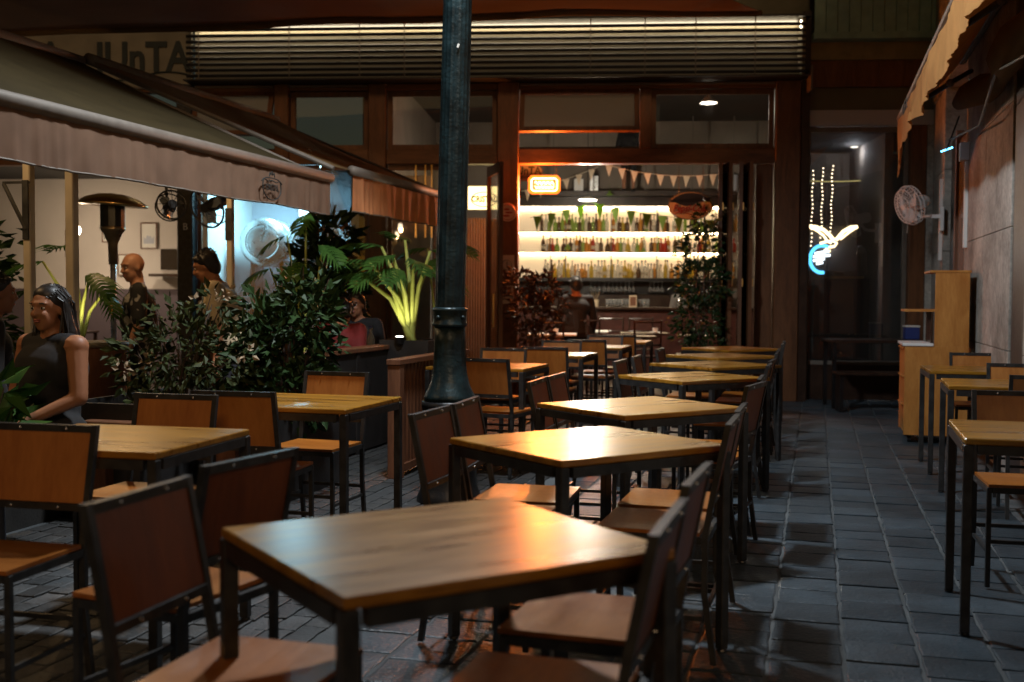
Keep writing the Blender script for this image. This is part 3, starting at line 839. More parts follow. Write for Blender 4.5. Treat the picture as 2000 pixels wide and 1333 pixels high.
# louvre band with the light strip behind its top
part('louvre_back', 'louver_back', -4.02, 3.50, -.02, .02, 3.92, 4.60)
part('louvre_top', 'slat_dark', -4.05, 3.55, -.38, .0195, 4.601, 4.63)
part('louvre_sill', 'slat_dark', -4.05, 3.55, -.38, -.0205, 3.905, 3.92)
slat = MB(); slat.box(-4.02, 3.50, -.02, .02, -.0165, .0165)
sm = slat.mesh('slat', 'slat_dark')
for k in range(9):
    o = link('slat', sm, sf, (0, -.33, 3.965 + k * .0695)); o.rotation_euler = (R(25), 0, 0)
hm = MB().box(-.006, .006, -.006, .006, 0, .68).mesh('slat_hanger', 'bar_metal')
for x in (-3.85, -2.72, -1.85, -1.3, .95, 1.6, 2.2, 2.9): link('slat_hanger', hm, sf, (x, -.375, 3.921))
part('light_strip', 'led_warm', -4.0, 3.44, -.075, -.05, 4.578, 4.592)
part('louvre_end', 'louver_back', 3.46, 3.498, -.31, -.022, 3.922, 4.60)
# sign board left of the louvres
sb = part('sign_board', 'sign_panel', -6.6, -4.055, -.06, .02, 3.86, 4.632)
text('lettering', 'JUnTA', .52, 'letter_dark', sb, (-4.68, -.07, 4.24), ext=.012, sx=.86, bold=.012)
text('lettering', 'LA', .60, 'letter_dark', sb, (-6.0, -.07, 4.22), ext=.012, sx=.86, bold=.012)
stv = [(-5.0 + .9 * t, 3.97 + .10 * math.sin(t * 2.2) ** 2) for t in [i / 10 for i in range(11)]]
MB().tube([(x, -.072, z) for x, z in stv], .010, 5).build('flourish', 'letter_dark', sb)
part('wall', 'upper_wall', -9.0, 3.60, .0, .3, 4.635, 9.0)
part('wall', 'upper_wall', -9.0, -6.601, .0, .3, 3.92, 4.633)
# sticker signs on the entrance column
for nm, z, r in (('round_sign', 2.31, .115),):
    rs = MB().tube([(-.055, -.112, z), (-.055, -.102, z)], r, 28).build(nm, 'pepsi_face', sf)
    MB().tube([(-.055 + .095 * math.cos(R(a)), -.114, z + .095 * math.sin(R(a))) for a in range(0, 361, 15)], .004, 4, False).build('ring_print', 'pepsi_red', rs)
    for dx, dz, w, h in ((-.01, .035, .04, .014), (.015, -.005, .05, .012), (-.015, -.045, .045, .014)):
        MB().ball((-.055 + dx, -.113, z + dz), (w, .003, h), 10, 6).build('print', 'pepsi_red', rs)
ps = part('paper_sign', 'pepsi_face', -.15, .03, -.106, -.1015, 1.52, 1.78)
MB().tube([(-.06 + .06 * math.cos(R(a)), -.108, 1.66 + .06 * math.sin(R(a))) for a in range(0, 361, 20)], .005, 4, False).build('print', 'print_dark', ps)
MB().box(-.066, -.054, -.109, -.1065, 1.62, 1.70).build('print', 'print_dark', ps)
p4 = part('paper_sign', 'pepsi_face', -.14, .02, -.106, -.1015, 1.18, 1.40)
for z in (1.35, 1.31, 1.27, 1.23): MB().box(-.12, 0, -.108, -.1065, z, z + .015).build('print', 'print_dark', p4)
# upper storey parts beyond the louvres: balcony, beams, alcove window
for nm, m, y, z0, z1 in (('fascia', 'olive_beam', -.05, 4.15, 4.36), ('fascia', 'front_wood', -.02, 3.83, 4.147), ('fascia', 'upper_wall', .04, 3.56, 3.828), ('fascia', 'pale_strip', .02, 3.37, 3.557)):
    part(nm, m, 3.603, 5.25, y, .4, z0, z1)
part('balcony_floor', 'balcony_green', 3.603, 5.25, -.25, .398, 4.362, 4.44)
bsl = MB().box(0, .128, -.02, .02, 4.445, 5.6).mesh('balcony_slat', 'balcony_green')
for k in range(12): link('balcony_slat', bsl, sf, (3.62 + k * .1365, -.2 + rnd.uniform(-.004, .004), 0))
part('balcony_rail', 'balcony_green', 3.603, 5.25, -.25, -.16, 5.603, 5.68)
part('wall', 'upper_wall', 3.603, 5.25, .402, .7, 4.0, 9.0)
part('timber_column', 'front_wood', 4.83, 5.02, -.02, .3, 0, 3.369, ch=.01)
part('wall', 'stone_wall', 5.022, 5.5, -.03, .4, 0, 3.369)
aw = link('window', None, sf, (0, .1, 0))
MB().box(3.61, 3.65, -.03, .03, .02, 3.36).box(4.78, 4.825, -.03, .03, .02, 3.36).box(3.65, 4.78, -.029, .029, .45, .50).box(3.65, 4.78, -.029, .029, 3.30, 3.36).build('frame', 'bar_metal', aw)
MB().box(3.65, 4.78, -.004, .004, .5, 3.30).build('pane', 'pane_dark', aw)
MB().box(3.65, 4.78, -.02, .02, .02, .449).build('panel', 'dark_wood', aw)
part('awning_bracket', 'bar_metal', 3.553, 3.575, -.40, -.125, 3.74, 4.02)
part('light_strip', 'led_warm', 3.44, 3.45, -.30, -.28, 4.47, 4.57)

# ------------------------------------------------------------------ rooms behind the front
def room(name, x0, x1, y0, y1, h, wall, floor_m='floor_dark', ceil='dark_ceiling', back=None, sides=(True, True)):
    def q(n, m, b): return tag(b.build(n, m, None, FR(0, 0), FA), kind='structure')
    q('floor', floor_m, MB().box(x0, x1, y0, y1, .004, .02))
    q('ceiling', ceil, MB().box(x0, x1, y0, y1, h, h + .1))
    q('wall_back', back or wall, MB().box(x0, x1, y1, y1 + .1, .02, h))
    if sides[0]: q('wall_left', wall, MB().box(x0 - .1, x0, y0, y1, .02, h))
    if sides[1]: q('wall_right', wall, MB().box(x1, x1 + .1, y0, y1, .02, h))
room('bar', -1.85, 4.6, .30, 6.35, 4.4, 'room_wall')
room('left', -9.0, -4.25, .30, 3.0, 3.05, 'cream_wall', back='cream_wall', sides=(False, True))
room('kitchen', -3.98, -2.1, .30, 2.2, 3.05, 'white_paint', back='pale_strip')
def q(n, m, b): return tag(b.build(n, m, None, FR(0, 0), FA), kind='structure')
q('floor', 'floor_dark', MB().box(3.60, 5.4, .32, 2.2, .026, .04)); q('ceiling', 'dark_ceiling', MB().box(3.60, 5.4, .32, 2.2, 3.32, 3.4))
q('wall_back', 'room_wall', MB().box(3.60, 5.4, 2.2, 2.28, .045, 3.3)); q('wall_left', 'room_wall', MB().box(3.52, 3.597, .32, 2.2, .045, 3.3)); q('wall_right', 'room_wall', MB().box(5.403, 5.48, .45, 2.2, .045, 3.3))

# ------------------------------------------------------------------ bar: shelves, bottles, counter, decorations (shopfront frame)
BY = 6.0     # depth of the shelf wall behind the front
sh_ = thing('back_bar_shelf', 'tall glowing bottle shelf behind the bar counter', 'shelf', FR(0, BY), FA)
def pb(name, m, x0, x1, y0, y1, z0, z1): return MB().box(x0, x1, y0, y1, z0, z1).build(name, m, sh_)
X0, X1 = -.6, 3.46
pb('back_panel', 'bar_back', X0, X1, .26, .30, 1.6, 2.86)
for nm, z in (('shelf_board', 1.60), ('shelf_board', 2.06), ('shelf_board', 2.42)):
    pb(nm, 'steel', X0, X1, 0, .255, z - .012, z)
pb('shelf_top', 'dark_wood', X0, X1, -.05, .30, 2.862, 3.02)
for x in (X0, .25, .52, 1.32, 2.12, 2.94, X1 - .02):
    pb('upright', 'steel', x, x + .016, -.006, .0, 1.601, 2.86)
for z in (2.045, 2.405, 2.855): pb('light_strip', 'led_shelf', X0 + .02, X1 - .02, .225, .245, z - .016, z - .003)
pb('base_cabinet', 'dark_wood', X0, X1, -.10, .29, .03, 1.30)
pb('glass_rail', 'black_iron', X0, X1, -.06, .255, 1.545, 1.587)
pb('splash_panel', 'black_iron', X0, X1, .262, .29, 1.31, 1.54)
def bottle_mesh(kind, m):
    pr = {'wine': [(.035, 0), (.037, .01), (.037, .17), (.03, .20), (.013, .225), (.013, .29), (.015, .295), (.015, .305)],
          'square': [(.04, 0), (.043, .01), (.043, .13), (.038, .155), (.015, .175), (.014, .225), (.018, .227), (.018, .25)],
          'tall': [(.03, 0), (.032, .01), (.034, .18), (.028, .21), (.012, .25), (.012, .30), (.015, .302), (.015, .315)],
          'round': [(.045, 0), (.05, .03), (.048, .09), (.03, .13), (.014, .155), (.014, .21), (.018, .212), (.018, .235)]}[kind]
    return MB().lathe(pr, 10).mesh('glass_body', m, True)
CN = {'b_green': 'green', 'b_dark': 'dark brown', 'b_amber': 'amber', 'b_clear': 'clear', 'b_red': 'red', 'b_yellow': 'yellow'}
BM = {}
for k in ('wine', 'square', 'tall', 'round'):
    for m in CN: BM[k, m] = bottle_mesh(k, m)
lab = MB().lathe([(.0385, .05), (.0385, .11)], 10).mesh('label', 'label_paper')
capm = MB().lathe([(.016, 0), (.016, .025)], 8).mesh('cap', 'black_plastic')
def bottle(x, y, z, kind, m, shelf):
    o = thing('bottle', '%s glass bottle standing on the %s bar shelf' % (CN[m], shelf), 'bottle', FR(x, y, z), FA, '%s bottles on the %s bar shelf' % (CN[m], shelf))
    link('glass_body', BM[kind, m], o)
    c = link('cap', capm, o, (0, 0, {'wine': .29, 'square': .235, 'tall': .30, 'round': .22}[kind])) if rnd.random() < .8 else None
    if kind in ('wine',) and rnd.random() < .7: link('label', lab, o)
r = random.Random(3)
top = 'dgggggggdgcadyddcddca'; x = .14
for i, c in enumerate('dcg gdgadggdgcdgdagc acdyd cdadgdcd ad cacg daygd cda gcdag'):
    if c != ' ':
        bottle(.10 + i * .060 + r.uniform(-.012, .012), BY + .11 + r.uniform(-.02, .02), 2.42, r.choice(('wine', 'tall', 'tall', 'square')), {'d': 'b_dark', 'g': 'b_green', 'c': 'b_clear', 'a': 'b_amber', 'y': 'b_yellow'}[c], 'upper')
for i, c in enumerate('dcarg dadcadgaarcd daragcy cgac dagrra dcagd crady gacdar cg'):
    if c != ' ':
        bottle(.12 + i * .060 + r.uniform(-.012, .012), BY + .11 + r.uniform(-.02, .02), 2.06, r.choice(('square', 'round', 'wine', 'square')), {'d': 'b_dark', 'g': 'b_green', 'c': 'b_clear', 'a': 'b_amber', 'y': 'b_yellow', 'r': 'b_red'}[c], 'middle')
for i in range(58):
    c = r.choice(['b_clear'] * 5 + ['b_amber'] * 3 + ['b_yellow'] * 2 + ['b_dark'])
    if 12 < i < 28: c = r.choice(['b_clear', 'b_clear', 'b_yellow'])
    bottle(.16 + i * .059 + r.uniform(-.012, .012), BY + .08 + (.09 if i % 2 else 0), 1.60, r.choice(('square', 'wine', 'tall', 'round')), c, 'lower')
gm = MB().lathe([(.03, .19), (.031, .186), (.004, .18), (.004, .10), (.028, .075), (.036, .04), (.033, 0), (.031, .002)], 12).mesh('wine_glass', 'glassware', True)
for i, x in enumerate([.98, 1.05, 1.12] + [1.22 + .072 * k for k in range(8)] + [2.02, 2.09, 2.16, 2.23]):
    tag(link('wine_glass', gm, None, FR(x, BY - .02, 1.345), FA), 'stemmed glass hanging upside down below the lit bar shelves', 'glass', 'upside down stemmed glasses under the shelves')
# bar counter
bc_ = thing('bar_counter', 'long dark red bar counter in front of the bottle shelf', 'counter', FR(0, 4.3), FA)
MB().box(-.6, 4.3, .04, .5, .02, 1.06).build('front_panel', 'bar_front', bc_)
MB().bbox(-.65, 4.35, -.04, .56, 1.061, 1.10, .008).build('counter_top', 'dark_wood', bc_)
tm = MB().lathe([(.028, 0), (.033, .13), (.031, .13), (.027, .008)], 12).mesh('tumbler', 'glassware', True)
for i in range(12):
    tag(link('tumbler', tm, None, FR(1.25 + i * .06, 4.5 + (.05 if i % 2 else 0), 1.101), FA), 'straight drinking glass standing on the bar counter', 'glass', 'drinking glasses lined up on the bar counter')
mb = thing('menu_box', 'small brown menu stand on the bar counter', 'menu', FR(1.66, 4.36, 1.101), FA)
MB().box(-.06, .06, -.02, .02, 0, .19).build('board', 'label_paper', mb); MB().box(-.05, .05, -.0235, -.0205, .02, .17).build('print', 'crate_wood', mb)
pt = thing('straw_pot', 'paper pot of straws on the bar counter', 'pot', FR(1.05, 4.4, 1.101), FA)
MB().lathe([(.05, 0), (.06, .12), (.055, .12)], 12).build('pot', 'label_paper', pt)
for k in range(9):
    a = k * .7; MB().tube([(.02 * math.cos(a), .02 * math.sin(a), .1), (.07 * math.cos(a), .07 * math.sin(a), .24)], .004, 4).build('straw', 'flower_pink', pt)
shk = MB().lathe([(.03, 0), (.04, .12), (.03, .14), (.02, .19)], 12).mesh('shaker', 'chrome', True)
for x, n in ((2.42, 'left'), (2.56, 'right')): tag(link('shaker', shk, None, FR(x, 4.42, 1.101), FA), 'chrome cocktail shaker on the bar counter, ' + ('by the herbs' if n == 'left' else 'next to the leaning bartender'), 'shaker', 'chrome shakers on the bar counter')
# ledge above the shelves and things on it
lg = thing('mezzanine_ledge', 'dark ledge running above the bottle shelves', 'ledge', FR(0, BY), FA)
MB().box(X0, X1, -.35, .30, 3.021, 3.10).build('board', 'dark_wood', lg)
for x in (.3, 1.0, 1.9, 2.7, 3.4): MB().box(x, x + .02, -.33, -.31, 3.101, 4.38).build('rod', 'bar_metal', lg)
for i, (x, w, h, m, l) in enumerate(((.75, .16, .28, 'white_paint', 'pale lantern box on the ledge near the neon sign'), (1.02, .14, .34, 'steel_pale', 'grey lantern box on the ledge above the green bunting'), (3.42, .22, .36, 'pale_strip', 'pale crate on the ledge near the oval sign'))):
    t = thing('lantern_box', l, 'lantern', FR(x, BY - .15, 3.101), FA)
    MB().box(-w / 2, w / 2, -.06, .06, 0, h * .8).build('body', m, t); MB().add([(-w / 2, -.06, h * .8), (w / 2, -.06, h * .8), (w / 2, .06, h * .8), (-w / 2, .06, h * .8), (0, 0, h)], [(0, 1, 4), (1, 2, 4), (2, 3, 4), (3, 0, 4)]).build('roof', 'steel', t)
def clover(x, y, z, s, l, m='bunting_green'):
    t = thing('shamrock', l, 'decoration', FR(x, y, z), FA, 'green shamrock decorations in the bar')
    b = MB()
    for a in (90, 210, 330):
        b.ball((s * .5 * math.cos(R(a)), 0, s * .5 * math.sin(R(a))), (s * .42, .004, s * .42), 10, 6)
    b.build('leaf', m, t); MB().tube([(0, 0, 0), (s * .2, 0, -s)], .004, 4).build('stem', m, t)
    MB().tube([(0, 0, s * .9), (0, 0, s * 3.0)], .002, 4).build('thread', m, t)
for x, y, z, s, l in ((1.28, 5.3, 3.02, .055, 'green shamrock hanging beside the person standing on the ledge'), (2.55, 5.3, 2.90, .055, 'green shamrock hanging under the white bunting'), (.58, 5.2, 2.10, .06, 'dark shamrock hanging before the left bottles of the middle shelf'), (1.86, 5.2, 2.05, .055, 'green shamrock at the centre of the middle shelf'), (2.38, 5.2, 2.0, .06, 'green shamrock right of centre below the middle shelf')):
    clover(x, y, z, s, l)
# bunting strings
def bunting(label, pts, m, w, h, n, group):
    t = thing('bunting', label, 'bunting', FR(0, 0), FA)
    P = [Vector(p) for p in pts]
    def at(s):
        s *= len(P) - 1; i = min(int(s), len(P) - 2); return P[i].lerp(P[i + 1], s - i)
    MB().tube([at(i / 30) for i in range(31)], .004, 4).build('string', m, t)
    for k in range(n):
        a = at((k + .5) / n); tw = rnd.uniform(-.3, .3)
        o = MB().add([(-w / 2, -.002, 0), (w / 2, -.002, 0), (0, -.002 + .02 * tw, -h), (-w / 2, .002, 0), (w / 2, .002, 0), (0, .002 + .02 * tw, -h)], [(0, 1, 2), (5, 4, 3), (0, 3, 4, 1), (1, 4, 5, 2), (2, 5, 3, 0)]).build('flag', m, t, a)
        o.rotation_euler = (0, (P[-1] - P[0]).angle(Vector((1, 0, 0))) * 0 + rnd.uniform(-.08, .08), tw)
def sagline(a, b, sag, n=8):
    a, b = Vector(a), Vector(b)
    return [a.lerp(b, i / n) + Vector((0, 0, -sag * 4 * (i / n) * (1 - i / n))) for i in range(n + 1)]
bunting('white triangle bunting strung across the right of the entrance', sagline((1.12, .9, 3.02), (2.62, .7, 2.86), .08), 'bunting_white', .095, .15, 9, None)
bunting('white triangle bunting beside the orange neon sign', sagline((.05, .9, 2.66), (1.06, 1.0, 2.99), .03), 'bunting_white', .09, .15, 6, None)
bunting('olive green bunting from the left to the middle lamp', sagline((.10, 2.2, 2.40), (.92, 2.2, 2.60), .015), 'bunting_green', .12, .21, 4, None)
bunting('olive green bunting from the middle lamp to the right', sagline((.98, 2.2, 2.62), (2.78, 2.2, 2.36), .05), 'bunting_green', .13, .22, 8, None)
# hanging lamp arm at the knot of the bunting
kl = thing('pendant_lamp', 'flat lit pendant lamp where the green buntings meet', 'lamp', FR(.92, 2.3, 2.66), FA)
MB().lathe([(.14, 0), (.14, .012), (.03, .05)], 20).build('shade', 'white_paint', kl); MB().lathe([(.12, -.008), (.12, -.002)], 20).build('disc', 'down_light', kl)
MB().tube([(0, 0, .05), (0, 0, 1.7)], .006, 5).build('rod', 'steel', kl)
light('pendant_light', 'POINT', (0, 0, -.06), 210, (1, .88, .70), kl, .1)
# orange neon sign
ns = thing('neon_sign', 'glowing orange rectangular neon sign in the entrance', 'sign', FR(.385, .13, 2.67), FA)
MB().box(-.19, .19, .03, .045, -.105, .105).build('back_board', 'black_plastic', ns)
def rr(w, h, c=.025):
    return [(-w + c, 0, -h), (w - c, 0, -h), (w, 0, -h + c), (w, 0, h - c), (w - c, 0, h), (-w + c, 0, h), (-w, 0, h - c), (-w, 0, -h + c), (-w + c, 0, -h)]
MB().tube(rr(.185, .10), .017, 8, False).build('tube', 'neon_orange', ns); MB().tube(rr(.16, .078), .007, 8, False).build('tube', 'neon_core', ns)
MB().tube([(-.12 + .24 * i / 20, 0, .022 + .02 * math.sin(i * 1.5)) for i in range(21)], .006, 6).build('script', 'neon_core', ns)
MB().tube([(-.12 + .24 * i / 20, 0, -.032 + .018 * math.sin(i * 1.9 + 1)) for i in range(21)], .006, 6).build('script', 'neon_core', ns)
MB().tube([(-.15, .03, .1), (-.15, .03, .45)], .003, 4).build('chain', 'steel', ns); MB().tube([(.15, .03, .1), (.15, .03, .45)], .003, 4).build('chain', 'steel', ns)
light('neon_glow', 'POINT', (.0, -.16, -.02), 170, (1, .22, .03), ns, .12)
# hanging round plate with the bar's name
jp = thing('hanging_sign', 'pale hanging plate lettered JUNTA in the entrance corner', 'sign', FR(.16, .40, 2.85), FA)
MB().tube([(0, .01, 0), (0, .03, 0)], .20, 24).build('plate', 'plate_grey', jp); jp.children[0].scale = (1, 1, .55)
text('lettering', 'JUnTA', .14, 'letter_dark', jp, (0, .006, .02), sx=.9, bold=.004); text('lettering', 'CERVECERIA', .05, 'letter_dark', jp, (0, .006, -.06), sx=.9)
# oval cola sign
cs = thing('oval_sign', 'oval cola sign with dark swoosh hanging in the entrance', 'sign', FR(2.22, .30, 2.42), FA)
ov = MB().tube([(0, -.012, 0), (0, .012, 0)], .27, 36); ov.v = [(x, y, z * .62) for x, y, z in ov.v]; ov.build('plate', 'pepsi_face', cs)
MB().tube([(.272 * math.cos(R(a)), 0, .169 * math.sin(R(a))) for a in range(0, 361, 10)], .012, 6, False).build('rim', 'print_dark', cs)
swp = [(.262 * math.cos(R(a)), .160 * math.sin(R(a))) for a in range(18, 172, 7)]
swp += [(-.26 + .5 * i / 12, .035 + .05 * math.sin(i / 12 * 5.2 + 2.4) + .02 * i / 12) for i in range(13)]
MB().prism(swp[::-1], -.0165, -.0125).build('swoosh', 'pepsi_blue', cs)
text('lettering', 'Pepsi-Cola', .125, 'pepsi_red', cs, (-.01, -.015, -.035), sx=.78, shear=.3, bold=.003)
MB().tube([(-.2 + .4 * i / 14, -.016, -.098 + .014 * math.sin(i * .55)) for i in range(15)], .005, 5).build('flourish', 'pepsi_red', cs)
for x in (-.15, .15): MB().tube([(x, 0, .14), (x, 0, .5)], .003, 4).build('wire', 'steel', cs)
# lit wall sign by the open door leaf and wall lamp
ls = thing('lit_sign', 'yellow lit beer emblem sign behind the door leaf', 'sign', FR(-.42, .75, 2.57), FA)
MB().box(-.22, .2, .0, .03, -.16, .14).build('panel', 'sign_lit', ls)
text('lettering', 'CRISTAL', .11, 'letter_dark', ls, (-.01, -.004, -.03), sx=.8, bold=.004)
MB().tube([(.17 * math.cos(R(a)) - .01, -.004, .095 * math.sin(R(a)) - .03) for a in range(0, 361, 15)], .006, 5, False).build('outline', 'letter_dark', ls)
wl = thing('corrugated_partition', 'ribbed metal partition below the lit beer sign', 'partition', FR(-.5, .8), FA)
for k in range(26): MB().tube([(-.6 + k * .035, .02, .02), (-.6 + k * .035, .02, 2.3)], .016, 6).build('rib', 'bar_metal', wl)
gw = thing('service_wall', 'plain grey service wall behind the glazing left of the entrance', 'wall', FR(-1.25, 1.2), FA)
MB().box(-.6, .05, 0, .06, .02, 2.9).build('panel', 'grey_wall', gw)
# lamps of the bar room
cp = thing('cone_lamp', 'white cone lamp seen through the right transom', 'lamp', FR(2.62, 2.2, 4.02), FA)
MB().lathe([(.13, 0), (.12, .012), (.03, .10), (.02, .12)], 18).build('shade', 'white_paint', cp); MB().lathe([(.10, -.004), (.10, .004)], 18).build('disc', 'down_light', cp); MB().tube([(0, 0, .12), (0, 0, .376)], .006, 5).build('rod', 'steel', cp)
light('cone_light', 'POINT', (0, 0, -.10), 14, (1, .85, .65), cp, .08)
for i, (x, y) in enumerate(((.3, 3.2), (1.6, 3.4))):  # flush spots added to light the bar room from above
    t = thing('added_ceiling_spot', ['added ceiling spot lighting the left of the bar room', 'added ceiling spot lighting the middle of the bar room'][i], 'lamp', FR(x, y, 4.39), FA)
    MB().lathe([(.07, -.006), (.07, .0)], 14).build('ring', 'steel', t); MB().lathe([(.05, -.01), (.05, -.007)], 14).build('lens', 'down_light', t)
    light('spot_source', 'SPOT', (0, 0, -.05), 60, (1, .78, .5), t, .05, (0, 0, -3), R(100), .8).rotation_euler = (0, 0, 0)
# furniture inside the bar
def inner_table(loc, l, top='white_paint'):
    t = thing('bistro_table', l, 'table', FR(*loc), FA, 'tables inside the bar')
    MB().bbox(-.34, .34, -.34, .34, .735, .76, .006).build('table_top', top, t)
    MB().lathe([(.03, .03), (.03, .735)], 10).build('column', 'black_iron', t); MB().lathe([(.22, .022), (.22, .03), (.04, .06)], 16).build('base', 'black_iron', t)
for i, (x, y, m) in enumerate(((.45, 1.5, 'white_paint'), (.9, 2.9, 'paper'), (1.75, 2.2, 'dark_wood'), (1.5, .9, 'dark_wood'), (2.5, 1.3, 'dark_wood'))):
    inner_table((x, y), ['white topped table inside the entrance by the red leaved plant', 'pale topped table deeper inside, behind the white one', 'dark table before the bar counter with dishes on it', 'dark table just inside the threshold', 'dark table inside beside the tall bush'][i], m)
def bistro(loc, rz, l):
    t = thing('bistro_chair', l, 'chair', FR(*loc), FA + rz, 'dark chairs inside the bar')
    MB().bbox(-.2, .2, -.2, .2, .44, .465, .01).build('seat', 'dark_wood', t)
    for sx in (-1, 1):
        MB().tube([(sx * .17, .17, .02), (sx * .165, .16, .44)], .014, 6).build('leg', 'dark_wood', t)
        MB().tube([(sx * .19, -.22, .02), (sx * .175, -.18, .45), (sx * .18, -.23, .96)], .014, 6).build('leg', 'dark_wood', t)
    for z in (.62, .74, .93): MB().tube([(-.175, -.195 - (z - .5) * .08, z), (0, -.215 - (z - .5) * .08, z), (.175, -.195 - (z - .5) * .08, z)], .014, 6).build('slat', 'dark_wood', t)
for i, (x, y, rz) in enumerate(((.45, .75, 0), (.42, 2.25, 3.1), (.9, 2.15, .1), (1.15, 1.55, -1.5), (1.75, 1.5, 0), (2.4, 2.2, 1.5), (1.3, 3.6, .0), (1.75, 3.6, .0))):
    bistro((x, y), rz, 'dark ladder-back chair ' + ['nearest the entrance at the white table', 'behind the white table inside', 'before the pale topped inner table', 'beside the dark table at the threshold', 'before the dark dish table', 'at the right end of the dish table', 'drawn up to the counter on the left', 'drawn up to the counter on the right'][i])
def plate(loc, l):
    t = thing('plate_stack', l, 'dishes', FR(*loc), FA, 'white dishes on the inner tables')
    MB().lathe([(.05, 0), (.09, .012), (.085, .014), (.04, .006)], 16).build('plate', 'white_paint', t); MB().lathe([(.03, .008), (.04, .07), (.036, .07)], 12).build('cup', 'white_paint', t)
plate((1.9, 2.15, .7605), 'white plate and cup on the dark dish table'); plate((.5, 1.4, .7605), 'white plate and cup on the white topped table')

# ------------------------------------------------------------------ room and kitchen on the left
def picture(x, z, w, h, l, y=2.97, m='paper'):
    t = thing('framed_picture', l, 'picture', FR(x, y, z), FA, 'framed pictures on the cream wall')
    MB().box(-w / 2, w / 2, -.02, .0, -h / 2, -h / 2 + .015).box(-w / 2, w / 2, -.02, 0, h / 2 - .015, h / 2).box(-w / 2, -w / 2 + .015, -.02, 0, -h / 2 + .0151, h / 2 - .0151).box(w / 2 - .015, w / 2, -.02, 0, -h / 2 + .0151, h / 2 - .0151).build('frame', 'crate_wood', t)
    MB().box(-w / 2 + .015, w / 2 - .015, -.008, -.002, -h / 2 + .015, h / 2 - .015).build('sheet', m, t)
    r = random.Random(int(x * 100))
    pts = [(-w * .32, -h * .3)] + [(-w * .32 + w * .64 * i / 6, -h * .12 + h * r.uniform(-.05, .22)) for i in range(7)] + [(w * .32, -h * .3)]
    MB().prism(pts[::-1], -.0105, -.009).build('print', 'print_dark' if r.random() < .5 else 'pale_strip', t)
k17 = 17.0 / 2197
def wx(px): return (px - 1000) * k17
picture(wx(163), 2.21, .20, .29, 'small framed drawing on the cream wall left of the heater')
picture(wx(246), 2.17, .26, .40, 'larger framed print on the cream wall right of the heater')
picture(wx(204), 1.72, .34, .33, 'framed landscape print low on the cream wall behind the heater')
picture(wx(84), 2.05, .14, .42, 'narrow framed print at the far left of the cream wall')
tv = thing('monitor', 'dark monitor with a small blue screen beside the bald man', 'monitor', FR(wx(315), 2.7, 1.78), FA)
MB().box(-.25, .25, 0, .05, -.14, .18).build('case', 'screen_dark', tv); MB().box(.09, .24, -.008, -.002, -.08, .14).build('screen', 'screen_blue', tv)
MB().box(-.4, .4, -.1, .2, -.24, -.2).build('shelf', 'dark_wood', tv)
pbn = tag(MB().box(-9.0, -4.26, 2.93, 2.998, .03, 1.35).build('wall_band', 'purple_band', None, FR(0, 0), FA), kind='structure')
gl = thing('globe_pendant', 'white glowing globe pendant hanging in the left room', 'lamp', FR(wx(108) * .93, 1.7, 2.18), FA)
MB().ball((0, 0, 0), .085, 16, 10).build('globe', 'globe_light', gl, smooth=True); MB().tube([(0, 0, .08), (0, 0, .87)], .004, 5).build('cord', 'paper', gl)
light('globe_light_source', 'POINT', (0, 0, -.14), 40, (1, .78, .55), gl, .08)
dn = thing('ceiling_downlight', 'small lit recessed lamp in the dark ceiling of the left room', 'lamp', FR(wx(278) * .9, .9, 3.045), FA)
MB().lathe([(.11, -.006), (.11, 0)], 20).build('ring', 'bar_metal', dn); MB().lathe([(.085, -.012), (.085, -.007)], 20).build('lens', 'down_light', dn)
light('downlight_source', 'SPOT', (0, 0, -.05), 120, (1, .82, .62), dn, .06, (0, 0, -2), R(140)).rotation_euler = (0, 0, 0)
for i, x in enumerate((-7.6, -6.4)):
    t = thing('dining_table', ['dim table at the far left of the room', 'dim laid table below the low landscape print'][i], 'table', FR(x, 1.2), FA)
    MB().bbox(-.4, .4, -.35, .35, .72, .75, .005).build('table_top', 'dark_wood', t)
    for sx in (-1, 1):
        for sy in (-1, 1): MB().box(sx * .36 - .02, sx * .36 + .02, sy * .31 - .02, sy * .31 + .02, .021, .72).build('leg', 'dark_wood', t)
# kitchen: steel vats behind the window
def vat(x, y, z, rr_, L, l):
    t = thing('steel_vat', l, 'vat', FR(x, y, z), FA, 'steel vats behind the kitchen window')
    MB().tube([(0, -L / 2 - .06, 0), (0, -L / 2 - .03, 0), (0, -L / 2, 0), (0, L / 2, 0), (0, L / 2 + .05, 0)], [rr_ * .45, rr_ * .85, rr_, rr_, rr_ * .6], 28).build('drum', 'steel_pale', t, smooth=True)
    MB().tube([(rr_ * .7 * math.cos(R(a)), -L / 2 - .075, rr_ * .7 * math.sin(R(a))) for a in range(0, 361, 15)], .012, 6, False).build('hatch_ring', 'chrome', t)
    MB().tube([(0, -L / 2 - .06, 0), (0, -L / 2 - .12, .02), (.05, -L / 2 - .13, .16), (.05, -L / 2 - .10, .24)], .015, 8).build('pipe', 'chrome', t)
    for s in (-1, 1): MB().box(s * rr_ * .6 - .03, s * rr_ * .6 + .03, -.2, .2, -z + .03, -rr_ * .7).build('leg', 'steel', t)
vat(-3.42, 1.25, 1.98, .33, .7, 'left steel vat behind the bright kitchen window')
vat(-2.66, 1.15, 1.92, .40, .7, 'large steel vat with round hatch behind the bright kitchen window')
kb = thing('kitchen_bench', 'steel work bench under the vats', 'bench', FR(-3.05, 1.3), FA)
MB().box(-.9, .9, -.3, .3, 1.12, 1.16).build('top', 'steel_pale', kb)
for s in (-1, 1): MB().box(s * .85 - .02, s * .85 + .02, -.28, .28, .03, 1.119).build('leg', 'steel_pale', kb)
kl_ = thing('kitchen_light_panel', 'square white light panel in the kitchen window', 'lamp', FR(-2.95, 1.7, 2.55), FA)
